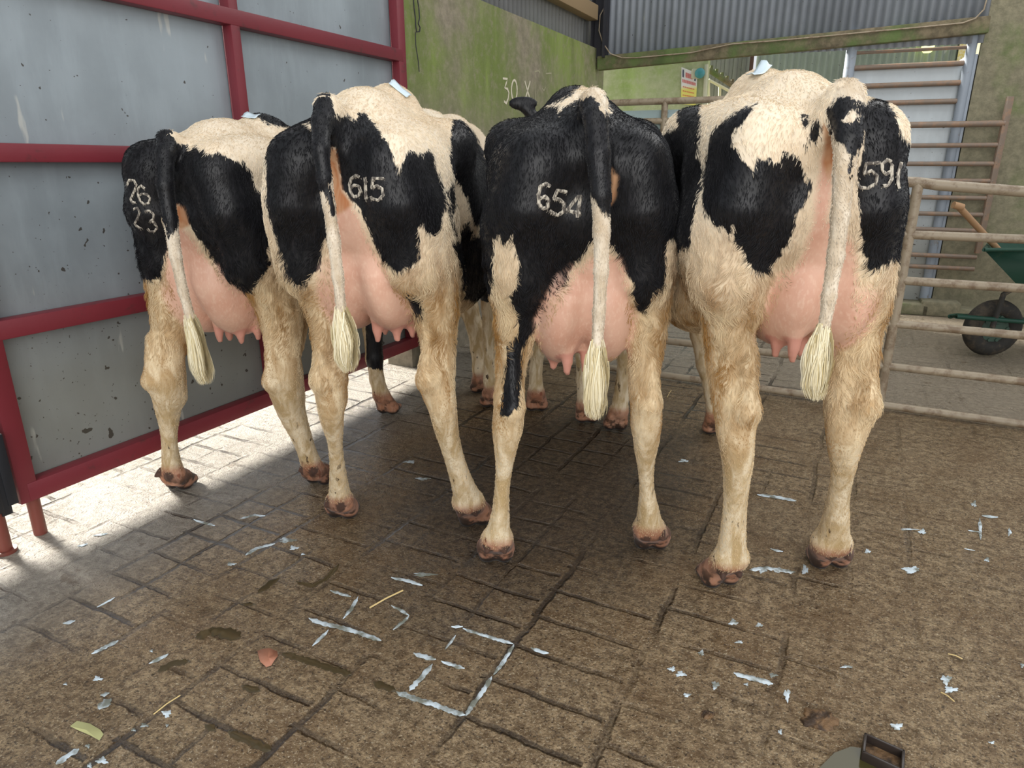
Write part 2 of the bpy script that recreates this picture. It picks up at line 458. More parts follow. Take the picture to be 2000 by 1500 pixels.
    for (px, py, dy, rr) in C.get('vulva', []):
        p = toL(atY(px, py, Ty+dy)); F.ell(p, (.022, .025, .045), .015)
    # tail
    tp = []
    for (px, py, dy, rp) in C['tail']:
        W = atY(px, py, Ty+dy); dep = W.y*cP-(W.z-CAMH)*sP; tp.append((toL(W), rp*dep/FPX))
    F.cone((bx*.4*1, .13, (1.345+sac)*zs), (bx*.8, .27, (1.385+sac)*zs), .045, .06, .07)
    F.cone(S0(0, .14, 1.335), tp[0][0], .036, tp[0][1]*.9, .05)
    for i, ((a, ra), (b, rb)) in enumerate(zip(tp[:-1], tp[1:])): F.cone(a, b, ra, rb, .035 if i == 0 else .010)
    F.f[:, :, 0] = .1
    zcut = np.arange(F.n[2])*F.h+F.lo[2]
    F.f = np.maximum(F.f, (-(zcut))[None, None, :].astype(np.float32))
    P, Fc = surface_nets(F)
    P = smooth_mesh(P, Fc, 2)
    P[:, 2] = np.maximum(P[:, 2], 0.0)
    # ---- attributes
    X, Y, Z = P[:, 0], P[:, 1], P[:, 2]
    W = toW(P); px, py, dep = proj_np(W); mpp = dep/FPX
    dt = np.full(len(P), 1.); 
    for (a, ra), (b, rb) in zip(tp[:-1], tp[1:]): dt = np.minimum(dt, dcone(X, Y, Z, np.array(a), np.array(b), ra, rb))
    du = np.full(len(P), 1.)
    for u in U: du = np.minimum(du, dell(X, Y, Z, u[1], u[2]) if u[0] == 'e' else dcone(X, Y, Z, u[1], u[2], u[3], u[4]))
    dte = np.full(len(P), 1.)
    for p in teats: dte = np.minimum(dte, dcone(X, Y, Z, p+np.array([0, 0, .0]), p-np.array([0, 0, .05]), .018, .015))
    tailm = dt < .007
    dho = np.full(len(P), 1.)
    for a_, b_ in HORN: dho = np.minimum(dho, dcone(X, Y, Z, a_, b_, .016, .012))
    blk = np.full(len(P), -1.)
    for q in C['black']: blk = np.maximum(blk, poly_sd(px, py, q)*mpp)
    for q in C.get('white', []): blk = np.minimum(blk, -poly_sd(px, py, q)*mpp)
    tb = np.full(len(P), -1.)
    for q in C['tailblack']: tb = np.maximum(tb, poly_sd(px, py, q)*mpp)
    for q in C.get('tailwhite', []): tb = np.minimum(tb, -poly_sd(px, py, q)*mpp)
    blk = np.where(tailm, tb, blk)
    bare = np.full(len(P), -.05)
    for q in C['pink']: bare = np.maximum(bare, poly_sd(px, py, q)*mpp)
    bare = np.where(Y < .5, bare, -.05)
    bare = np.maximum(bare, np.minimum(-du+.012, .05)); bare = np.maximum(bare, -dte+.01)
    bare = np.where(tailm, -.05, bare)
    per = np.full(len(P), -.05)
    for q in C.get('peri', []): per = np.maximum(per, poly_sd(px, py, q)*mpp)
    per = np.where(tailm | (Y > .35), -.05, per)
    me = bpy.data.meshes.new('cow'); me.vertices.add(len(P)); me.vertices.foreach_set('co', P.astype(np.float32).ravel())
    me.loops.add(Fc.size); me.loops.foreach_set('vertex_index', Fc.astype(np.int32).ravel())
    me.polygons.add(len(Fc)); me.polygons.foreach_set('loop_start', np.arange(0, Fc.size, 4, dtype=np.int32))
    me.polygons.foreach_set('use_smooth', np.ones(len(Fc), bool))
    me.update(); me.validate()
    for nm, val in (('black', blk), ('bare', bare), ('tail', tailm*1.), ('teat', (dte < .02)*1.), ('perineum', per), ('horn', (dho < .006)*1.)):
        a = me.attributes.new(nm, 'FLOAT', 'POINT'); a.data.foreach_set('value', val.astype(np.float32))
    me.materials.append(M_COAT)
    o = bpy.data.objects.new('cow', me); col.objects.link(o)
    o.location = (Tx, Ty, 0); o.rotation_euler = (0, 0, -hd)
    tag(o, C['label'], 'cow', 'dairy cows standing in a row')
    Wv = toW(P)
    make_fur(C, o, P, Fc, blk, bare, per, tailm, zs, toW)
    bvh = BVHTree.FromPolygons([Vector(v) for v in Wv[~tailm]] if False else [Vector(v) for v in Wv], [tuple(int(i) for i in f) for f in Fc[~tailm[Fc].any(1)]])
    inv = Matrix.Translation((Tx, Ty, 0)) @ Matrix.Rotation(-hd, 4, 'Z'); inv = inv.inverted()
    cam0 = Vector((0, 0, CAMH))
    # brand digits lie in the coat: thin raised strips of white hair
    for name, lab, strokes, wpx in C.get('brand', []):
        mb = MB()
        for st in strokes:
            fine = []
            for (a, b) in zip(st[:-1], st[1:]):
                n = max(1, int(math.dist(a, b)/2.0))
                fine += [(a[0]+(b[0]-a[0])*i/n, a[1]+(b[1]-a[1])*i/n) for i in range(n)]
            fine.append(st[-1])
            rows = []
            for i, p in enumerate(fine):
                a = fine[max(i-2, 0)]; b = fine[min(i+2, len(fine)-1)]
                dx, dy = b[0]-a[0], b[1]-a[1]; L = math.hypot(dx, dy) or 1
                w = wpx*.5*(1+.08*math.sin(i*.7))
                row = []
                for s in (-1, -.33, .33, 1):
                    q = (p[0]-dy/L*w*s, p[1]+dx/L*w*s); d = ray(*q).normalized()
                    hit = bvh.ray_cast(cam0, d)
                    if hit[0] is None or (rows and rows[-1] and (hit[0]-cam0).length-rows[-1][2] > .05): row = None; break
                    row.append(inv @ (hit[0]+hit[1]*(.0042 if abs(s) < .9 else .0022))); dist = (hit[0]-cam0).length
                if row is None: rows.append(None); continue
                rows.append((row, i, dist))
            vs = [None if r is None else [mb.bm.verts.new(v) for v in r[0]] for r in rows]
            for a, b in zip(vs[:-1], vs[1:]):
                if a and b:
                    for k in range(3): mb.bm.faces.new((a[k], a[k+1], b[k+1], b[k]))
        bo = mb.build(name, M_MARK, o); bo['label'] = lab
    # tail switch: a bunch of long coarse hairs
    sw = C['switch']; pa = []
    for (px_, py_, dy, rp) in sw:
        Wp = atY(px_, py_, Ty+dy); dep_ = Wp.y*cP-(Wp.z-CAMH)*sP; pa.append((Vector(toL(Wp)), rp*dep_/FPX))
    mb = MB(); rn = random.Random(C['seed']); vals = []
    NS = 1500
    for i in range(NS):
        a0 = rn.random()*6.283; rr = rn.random()**.4*rn.uniform(.85, 1.15); lastn = rn.uniform(.6, 1.06); st = rn.uniform(0, .45)
        nseg = 7; prev = None; a1 = rn.uniform(-.5, .5); val = rn.random(); hw = rn.uniform(.0008, .0020)
        wob = rn.uniform(-.010, .010)
        for k in range(nseg+1):
            u = st+(lastn-st)*k/nseg; uu = u*(len(pa)-1); j = min(int(uu), len(pa)-2); fr = uu-j
            c_ = pa[j][0].lerp(pa[j+1][0], fr) if fr <= 1 else pa[j+1][0]+(pa[j+1][0]-pa[j][0])*(fr-1)
            r_ = pa[j][1]+(pa[j+1][1]-pa[j][1])*fr
            r_ = max(r_, .002)
            ang = a0+a1*u
            p = c_+Vector((math.cos(ang), math.sin(ang), 0))*r_*rr+Vector((wob*math.sin(u*5+a0), 0, 0))
            w = hw*(1-.8*(k/nseg)**2); t_ = Vector((math.sin(ang+.6), -math.cos(ang+.6)*.4, 0)).normalized()*w
            v = (mb.bm.verts.new(p-t_), mb.bm.verts.new(p+t_)); vals += [val, val]
            if prev: mb.bm.faces.new((prev[0], prev[1], v[1], v[0]))
            prev = v
    so = mb.build('tail_switch', M_SWITCH, o); so['label'] = C.get('switch_label', 'cream brush of long hair at the tail end')
    at = so.data.attributes.new('rnd', 'FLOAT', 'POINT'); at.data.foreach_set('value', np.array(vals, np.float32))
    # inner core so that the brush is not see-through
    if C.get('sticker'):
        a, sz, an = C['sticker']
        p0 = None
        d = ray(*a).normalized(); hit = bvh.ray_cast(cam0, d)
        down = bvh.ray_cast(atY(a[0], a[1], Ty+C['stdy'])+Vector((0, 0, .5)), Vector((0, 0, -1)))
        if down[0] is not None:
            c_ = down[0]; nrm = down[1]
            mb = MB(); rows = []
            for i in range(7):
                row = []
                for j in range(5):
                    q = c_+rotz(an) @ Vector(((i/6-.5)*sz, (j/4-.5)*sz*.62, 0))
                    h2 = bvh.ray_cast(q+Vector((0, 0, .3)), Vector((0, 0, -1)))
                    base = h2[0] if h2[0] is not None else q
                    lift = .004+.009*abs(i/6-.5)**1.5*4*(.6 if j < 2 else 1)*C.get('curl', 1)
                    row.append(mb.bm.verts.new(inv @ (base+Vector((0, 0, lift)))))
                rows.append(row)
            for i in range(6):
                for j in range(4): mb.bm.faces.new((rows[i][j], rows[i+1][j], rows[i+1][j+1], rows[i][j+1]))
            s_ = mb.build('back_sticker', M_TAG, o); s_['label'] = 'pale blue paper sticker on the back'
            md = s_.modifiers.new('thickness', 'SOLIDIFY'); md.thickness = .0012
    return o, bvh

def snoise(P, f, seed):
    r = np.random.default_rng(seed); out = np.zeros(len(P))
    for i in range(6):
        k = r.normal(size=3); k /= np.linalg.norm(k); k = k*f*r.uniform(.6, 1.6)
        out += np.sin(P@k+r.uniform(0, 6.28)+1.3*np.sin(P@np.roll(k, 1)*.7))
    return out/2.4

def make_fur(C, o, P, Fc, blk, bare, per, tailm, zs, toW):
    r = np.random.default_rng(C['seed']*11)
    tri = np.concatenate([Fc[:, [0, 1, 2]], Fc[:, [0, 2, 3]]])
    a, b, c = P[tri[:, 0]], P[tri[:, 1]], P[tri[:, 2]]
    n = np.cross(b-a, c-a); ar = np.linalg.norm(n, axis=1)*.5; n = n/(2*ar[:, None]+1e-12)
    # smooth vertex normals
    vn = np.zeros_like(P)
    for q in range(3):
        for k in range(3): vn[:, k] += np.bincount(tri[:, q], weights=n[:, k]*ar, minlength=len(P))
    vn /= np.linalg.norm(vn, axis=1)[:, None]+1e-12
    cen = (a+b+c)/3
    w = ar*np.where(cen[:, 1] < .75, 1, np.where(cen[:, 1] < 1.5, .45, .15))*np.where(cen[:, 2] < .10, .25, 1)
    N = C.get('hairs', 120000)
    f = r.choice(len(tri), N, p=w/w.sum())
    u = r.random((N, 2)); fl = u.sum(1) > 1; u[fl] = 1-u[fl]
    W3 = np.stack([1-u.sum(1), u[:, 0], u[:, 1]], 1)
    T = tri[f]
    it = lambda v: (v[T]*W3).sum(1)
    root = np.einsum('ijk,ij->ik', P[T], W3); nr = np.einsum('ijk,ij->ik', vn[T], W3); nr /= np.linalg.norm(nr, axis=1)[:, None]
    bk, ba, pe, tl = it(blk), it(bare), it(per), it(tailm*1.)
    keep = (ba < .004+r.random(N)*.01) & (root[:, 2] > .105+.03*r.random(N))
    keep &= ~((pe > -.002))
    root, nr, bk, tl, ba = root[keep], nr[keep], bk[keep], tl[keep], ba[keep]; N = len(root)
    z = root[:, 2]
    base = np.stack([np.zeros(N), -.45*np.ones(N), -.9*np.ones(N)], 1)
    curly = np.clip((1.18-z)/.15, 0, 1)*np.clip((z-.62)/.2, 0, 1)*(1-tl)
    sw1 = snoise(root, 16, 3+C['seed']); sw2 = snoise(root*np.array([1, 1, .55]), 95, 5+C['seed'])
    ang = (.22+.20*curly)*sw1+(.22+.55*curly)*sw2+r.normal(0, .16, N)
    d = base-nr*(base*nr).sum(1)[:, None]; ln = np.linalg.norm(d, axis=1); d = d/(ln[:, None]+1e-6)
    side = np.cross(nr, d)
    d = d*np.cos(ang)[:, None]+side*np.sin(ang)[:, None]
    L = np.where(tl > .5, .007, .012+.011*curly)*np.where(z < .62, .5, 1)*np.where(ba > -.012, .5, 1)*r.uniform(.7, 1.3, N)
    rx_, ry_, _d = proj_np(toW(root)); mark = np.zeros(N, bool); near = np.zeros(N, bool)
    for _nm, _lb, strokes, wpx in C.get('brand', []):
        for st_ in strokes:
            for (a_, b_) in zip(st_[:-1], st_[1:]):
                ex, ey = b_[0]-a_[0], b_[1]-a_[1]; q_ = np.clip(((rx_-a_[0])*ex+(ry_-a_[1])*ey)/(ex*ex+ey*ey+1e-9), 0, 1)
                dd_ = np.hypot(rx_-a_[0]-q_*ex, ry_-a_[1]-q_*ey); mark |= dd_ < wpx*.52; near |= dd_ < wpx*.5+9
    mark &= (tl < .5)
    L = np.where(mark | near, L*.42, L)
    lift = .16+.10*snoise(root, 120, 9)*(.5+curly)+r.uniform(0, .12, N)+.10*curly
    lift = np.clip(lift, .06, .6)
    cv = snoise(root, 70, 21)*curly*.5
    K = 3
    pts = np.zeros((N, K, 3))
    pts[:, 0] = root-nr*.001
    pts[:, 1] = root+d*(L*.5)[:, None]+nr*(L*lift*.75)[:, None]
    d2 = d+side*cv[:, None]
    pts[:, 2] = root+d*(L*.5)[:, None]+d2*(L*.5)[:, None]+nr*(L*lift*.85)[:, None]
    # colours
    h = r.random(N); v = r.random(N)
    black = (bk+r.normal(0, .0025, N)) > 0
    cr = np.array(srgb(240, 226, 202)); lg1 = np.array(srgb(172, 130, 74)); lg2 = np.array(srgb(234, 214, 176)); cn = np.array(srgb(214, 190, 150))
    st = np.clip((1.22-z/zs*1.0)/.32, 0, 1)*C.get('stain', 1.)
    patch = np.clip(.5+.5*snoise(root*np.array([1, 1, .5]), 60, 31)*.8+.25*(r.random(N)-.5), 0, 1)
    colr = cr[None]*(1-st[:, None])+(lg1[None]*(1-patch[:, None])+lg2[None]*patch[:, None])*st[:, None]
    lo = np.clip((.55-z)/.15, 0, 1)[:, None]
    colr = colr*(1-lo)+(cn[None]*(.88+.22*patch[:, None]))*lo
    colr = np.where(tl[:, None] > .5, (np.array(srgb(226, 212, 190))*(.8+.3*patch[:, None])), colr)
    colr *= (.82+.3*v)[:, None]
    colr = np.where(black[:, None], np.array(srgb(17, 17, 21))*(.6+.9*v)[:, None], colr)
    colr = np.where(mark[:, None], np.array(srgb(196, 186, 168))*(.45+.65*v)[:, None], colr)
    hc = bpy.data.hair_curves.new('hair_coat'); hc.add_curves([K]*N)
    hc.points.foreach_set('position', pts.astype(np.float32).ravel())
    hc.points.foreach_set('radius', np.tile(np.array([.00055, .00045, .00008], np.float32), N))
    at = hc.attributes.new('hue', 'FLOAT_COLOR', 'CURVE')
    at.data.foreach_set('color', np.concatenate([colr, np.ones((N, 1))], 1).astype(np.float32).ravel())
    hc.materials.append(M_FUR)
    ho = bpy.data.objects.new('hair_coat', hc); col.objects.link(ho); ho.parent = o
    ho['kind'] = 'stuff'
    return ho

def arc(cx, cy, rx, ry, a0, a1, n=14):
    return [(cx+rx*math.cos(R(a0+(a1-a0)*i/n)), cy+ry*math.sin(R(a0+(a1-a0)*i/n))) for i in range(n+1)]

COWS = []
# ---- cow with 26 23
COWS.append(dict(seed=1, T=(-1.075, 2.33, 1.405), heading=16, sac=.02, hip=.035, bx=-.03, label='black and cream cow beside the red-framed sheeted gate, branded 26 over 23',
  hind=[dict(foot=(345, 955), cal=-1, pts=[(334, 640, 34), (331, 695, 30), (326, 745, 32), (328, 790, 27), (330, 840, 17), (332, 880, 16), (338, 925, 22)], hock=2),
        dict(foot=(620, 945), cal=-.7, pts=[(548, 600, 46), (555, 690, 34), (556, 745, 35), (568, 800, 29), (588, 850, 21), (600, 885, 19), (611, 915, 22)], hock=2)],
  fore=[dict(foot=(757, 808), pts=[(726, 590, 24), (728, 640, 19), (731, 700, 16), (736, 740, 13), (745, 772, 16)]),
        dict(foot=(862, 800), pts=[(850, 620, 20), (852, 690, 15), (858, 740, 13), (860, 775, 16)])],
  head=(.04, 1.98, 1.05), udder=(-.09, .68, .165, .38), udtop=-.03, udy=.24, teats=[(428, 652, .16, .045), (448, 654, .32, .03), (470, 655, .16, .045), (503, 648, .2, .045)],
  tail=[(328, 274, -.02, 16), (322, 300, -.06, 17), (322, 360, -.10, 16), (333, 430, -.11, 13), (343, 500, -.12, 11), (358, 570, -.12, 9), (372, 620, -.12, 9)],
  switch=[(369, 610, -.12, 8), (380, 650, -.12, 14), (388, 690, -.12, 17), (395, 722, -.12, 18), (400, 745, -.12, 12)],
  black=[[(300, 225), (328, 252), (328, 276), (362, 282), (370, 294), (384, 284), (400, 300), (412, 308), (424, 296), (444, 308), (472, 316), (490, 340), (502, 376), (516, 364), (536, 370), (548, 400), (558, 424), (558, 448), (540, 476), (520, 484), (532, 516), (512, 540), (492, 568), (472, 566), (440, 540), (420, 516), (400, 480), (376, 448), (356, 416), (346, 398), (336, 405), (330, 425), (318, 425), (322, 445), (329, 480), (320, 516), (312, 540), (292, 548), (276, 537), (250, 560), (205, 400), (215, 235)],
         [(495, 222), (520, 242), (548, 247), (600, 250), (600, 215), (500, 210)], [(712, 560), (752, 560), (750, 725), (716, 716)]],
  tailblack=[[(290, 240), (350, 240), (356, 425), (347, 440), (338, 455), (330, 462), (326, 440), (312, 430), (300, 420)]],
  pink=[[(345, 440), (370, 455), (400, 500), (440, 550), (490, 600), (515, 680), (380, 680), (345, 600), (322, 540), (325, 500)]],
  peri=[[(345, 398), (360, 405), (370, 440), (350, 450), (343, 420)]],
  sticker=((492, 240), .062, R(-20)), stdy=.40,
  brand=[('brand_number', 'upper brand number 26', [[(249, 362), (253, 351), (262, 352), (267, 361), (263, 374), (256, 388), (258, 394), (266, 396)], [(283, 368), (276, 362), (270, 368), (270, 380), (274, 392), (282, 399), (291, 396), (293, 386), (287, 379), (278, 378), (272, 382)]], 4.5),
         ('brand_number', 'lower brand number 23', [[(262, 408), (269, 406), (273, 414), (270, 424), (264, 436), (268, 441), (276, 446)], [(283, 413), (292, 411), (300, 418), (300, 427), (293, 431), (302, 434), (307, 444), (302, 451), (293, 451), (288, 446)]], 4.5)]))
# ---- cow 615
z3 = lambda p: zoomp(p, 520, 140, 3.571)
COWS.append(dict(seed=2, sac=.035, T=(-.476, 1.95, 1.46), heading=9, label='black and cream cow second from the left, branded 615 with a cream back',
  hind=[dict(foot=(666, 1012), cal=-.6, pts=[(637, 620, 32), (641, 680, 29), (646, 745, 31), (646, 800, 27), (651, 835, 21), (655, 870, 15), (660, 925, 17), (664, 975, 24)], hock=2),
        dict(foot=(926, 1027), cal=-.8, pts=[(850, 600, 46), (855, 660, 36), (856, 700, 34), (853, 742, 35), (864, 790, 30), (870, 830, 26), (883, 880, 21), (898, 930, 22), (914, 975, 28)], hock=3, turn=.35)],
  fore=[dict(foot=(938, 768), pts=[(905, 560, 26), (914, 600, 19), (928, 640, 16), (931, 680, 12), (935, 720, 12), (936, 745, 13)]),
        dict(foot=(958, 795), pts=[(955, 560, 20), (955, 600, 14), (955, 680, 12), (957, 740, 12), (958, 770, 14)])],
  head=(0, 2.1, 1.05), udder=(.0, .79, .155, .34), udtop=.0, udy=.24, teats=[(737, 645, .14, .055), (775, 645, .16, .055), (805, 640, .2, .045), (752, 640, .34, .03)],
  tail=[(640, 208, -.02, 20), (628, 240, -.07, 19), (626, 290, -.12, 17), (634, 350, -.13, 14), (643, 400, -.13, 12), (652, 470, -.13, 12), (660, 540, -.13, 11), (667, 610, -.13, 10)],
  switch=[(665, 595, -.13, 8), (671, 635, -.13, 17), (675, 670, -.13, 22), (677, 700, -.13, 20), (679, 722, -.13, 12)],
  black=[[(520, 190), (566, 222), (604, 210), (616, 218), (610, 250), (625, 262), (632, 340), (640, 380), (637, 420), (640, 451), (632, 470), (626, 501), (629, 526), (610, 532), (601, 557), (585, 562), (560, 540), (520, 400)],
         [(630, 190), (643, 190), (652, 221)]+z3([(500, 310), (560, 300), (620, 350), (650, 290), (700, 290), (730, 330), (770, 390), (830, 460), (880, 560), (910, 650), (920, 740), (940, 640), (980, 560), (1030, 550), (1080, 580), (1130, 540), (1165, 590), (1175, 660), (1210, 740), (1250, 870), (1260, 960), (1230, 1000), (1220, 1090), (1170, 1130), (1120, 1120), (1090, 1070), (1060, 1100), (1065, 1300), (1000, 1360), (920, 1400), (860, 1350), (800, 1280), (740, 1170), (690, 1030), (640, 950), (580, 890), (520, 830), (510, 700), (480, 600), (470, 540)])+[(630, 290)],
         [(885, 232), (905, 236), (925, 258), (945, 296), (960, 340), (950, 420), (932, 442), (924, 426), (912, 384), (892, 353), (884, 336), (878, 308), (881, 260)],
         [(873, 373), (886, 350), (890, 400), (882, 418)], [(868, 385), (876, 395), (893, 458), (889, 464)], [(905, 440), (918, 432), (922, 450), (915, 468), (900, 475), (896, 462)],
         [(791, 573), (822, 582), (821, 623), (807, 609)], [(880, 470), (960, 450), (960, 590), (905, 585), (900, 520)]],
  white=[[(596, 243), (612, 238), (612, 256)]],
  tailblack=[[(590, 150), (645, 178), (650, 210), (660, 250), (650, 350), (644, 362), (652, 380), (656, 415), (649, 424), (641, 402), (634, 375), (625, 372), (590, 372)]],
  pink=[[(652, 400), (665, 385), (700, 420), (725, 480), (760, 540), (800, 610), (820, 680), (680, 680), (650, 600), (645, 500)]],
  peri=[[(640, 285), (655, 292), (663, 336), (668, 372), (690, 400), (660, 420), (640, 400)]],
  vulva=[(653, 268, -.03, 0)],
  sticker=((783, 196), .062, R(-20)), stdy=.42,
  brand=[('brand_number', 'brand number 615', [arc(701, 368, 12, 20, -60, -250)[0:9]+arc(698, 374, 12.5, 11, 180, 540, 20)[0:], [(714, 346), (716, 389)], [(750, 349), (729, 348), (727, 367), (737, 362), (747, 369), (749, 381), (740, 391), (727, 388), (725, 383)]], 6)]))
COWS[-1]['brand'][0][2][0] = [(704, 346), (696, 342), (687, 348), (683, 360), (685, 374), (691, 384), (700, 383), (705, 373), (702, 363), (693, 361), (686, 367)]
# ---- cow 654
z5 = lambda p: zoomp(p, 900, 150, 3.659)
COWS.append(dict(seed=3, w=.97, sac=.015, T=(.188, 1.80, 1.455), heading=1, label='mostly black cow branded 654 with a white stripe over its tail head',
  hind=[dict(foot=(968, 1098), cal=.6, pts=[(1012, 620, 46), (1006, 665, 38), (998, 710, 31), (996, 755, 29), (993, 800, 30), (990, 832, 31), (988, 870, 25), (985, 910, 18), (980, 960, 16), (977, 1010, 20), (971, 1048, 27)], hock=4),
        dict(foot=(1273, 1073), cal=.3, pts=[(1263, 620, 42), (1259, 680, 36), (1258, 740, 30), (1260, 790, 29), (1264, 820, 30), (1262, 860, 27), (1261, 900, 19), (1263, 950, 15), (1266, 990, 21), (1268, 1028, 28)], hock=3)],
  fore=[dict(foot=(1048, 802), pts=[(1052, 640, 18), (1052, 680, 14), (1046, 720, 12), (1047, 765, 15)]),
        dict(foot=(1147, 825), pts=[(1138, 650, 18), (1138, 690, 14), (1138, 740, 12), (1141, 790, 14)])],
  head=(.0, 1.95, 1.50), ear=.085, udder=(.02, .725, .155, .36), udtop=.02, udz=(0, .0), teats=[(1081, 700, .2, .05), (1108, 708, .1, .055), (1143, 702, .16, .06)],
  tail=[(1158, 200, -.03, 22), (1163, 230, -.08, 24), (1168, 300, -.11, 24), (1174, 380, -.13, 19), (1175, 450, -.13, 16), (1174, 530, -.13, 14), (1170, 610, -.13, 12), (1166, 680, -.13, 11)],
  switch=[(1166, 660, -.13, 9), (1164, 700, -.13, 16), (1163, 745, -.13, 20), (1163, 785, -.13, 20), (1162, 812, -.13, 13)],
  black=[[(880, 80), (1360, 80), (1350, 450), (1302, 472), (1300, 500), (1298, 555), (1278, 571), (1270, 597), (1258, 611), (1243, 603), (1238, 580), (1239, 555), (1231, 541), (1220, 527), (1214, 502), (1203, 486), (1190, 472), (1154, 470), (1140, 492), (1127, 508), (1113, 527), (1109, 548), (1085, 575), (1073, 583), (1052, 627), (1046, 646), (1022, 674), (1018, 721), (1014, 760), (1014, 797), (1000, 803), (990, 815), (977, 812), (983, 768), (985, 729), (994, 670), (1010, 658), (1014, 634), (1006, 619), (998, 579), (1012, 540), (1016, 505), (1004, 489), (1001, 459), (990, 475), (982, 478), (975, 456), (965, 470), (960, 570), (920, 585), (880, 500)]],
  white=[z5([(600, 215), (700, 180), (780, 130), (860, 60), (960, 50), (1010, 110), (1045, 180), (1075, 250), (1050, 270), (1000, 235), (975, 175), (920, 125), (860, 150), (800, 195), (735, 215), (685, 280), (700, 215)])],
  tailblack=[[(1120, 130), (1210, 130), (1200, 400), (1188, 425), (1176, 420), (1168, 405), (1160, 388), (1150, 380), (1120, 380)]],
  tailwhite=[z5([(860, 60), (960, 40), (1030, 90), (1085, 200), (1085, 260), (1040, 275), (1000, 235), (975, 175), (920, 125), (860, 150)])],
  pink=[[(1125, 530), (1150, 505), (1175, 495), (1210, 505), (1230, 560), (1232, 700), (1050, 720), (1050, 660), (1085, 600)]],
  peri=[[(1195, 330), (1207, 345), (1202, 385), (1192, 400)]], vulva=[(1200, 320, -.02, 0)],
  brand=[('brand_number', 'brand number 654', [[(1074, 364), (1066, 358), (1056, 363), (1051, 380), (1052, 398), (1060, 408), (1069, 403), (1071, 391), (1064, 383), (1054, 388)],
           [(1107, 375), (1088, 371), (1081, 388), (1092, 389), (1102, 398), (1100, 413), (1089, 420), (1077, 415), (1072, 410)],
           [(1127, 425), (1134, 383), (1128, 385), (1107, 411), (1134, 417)]], 7)]))
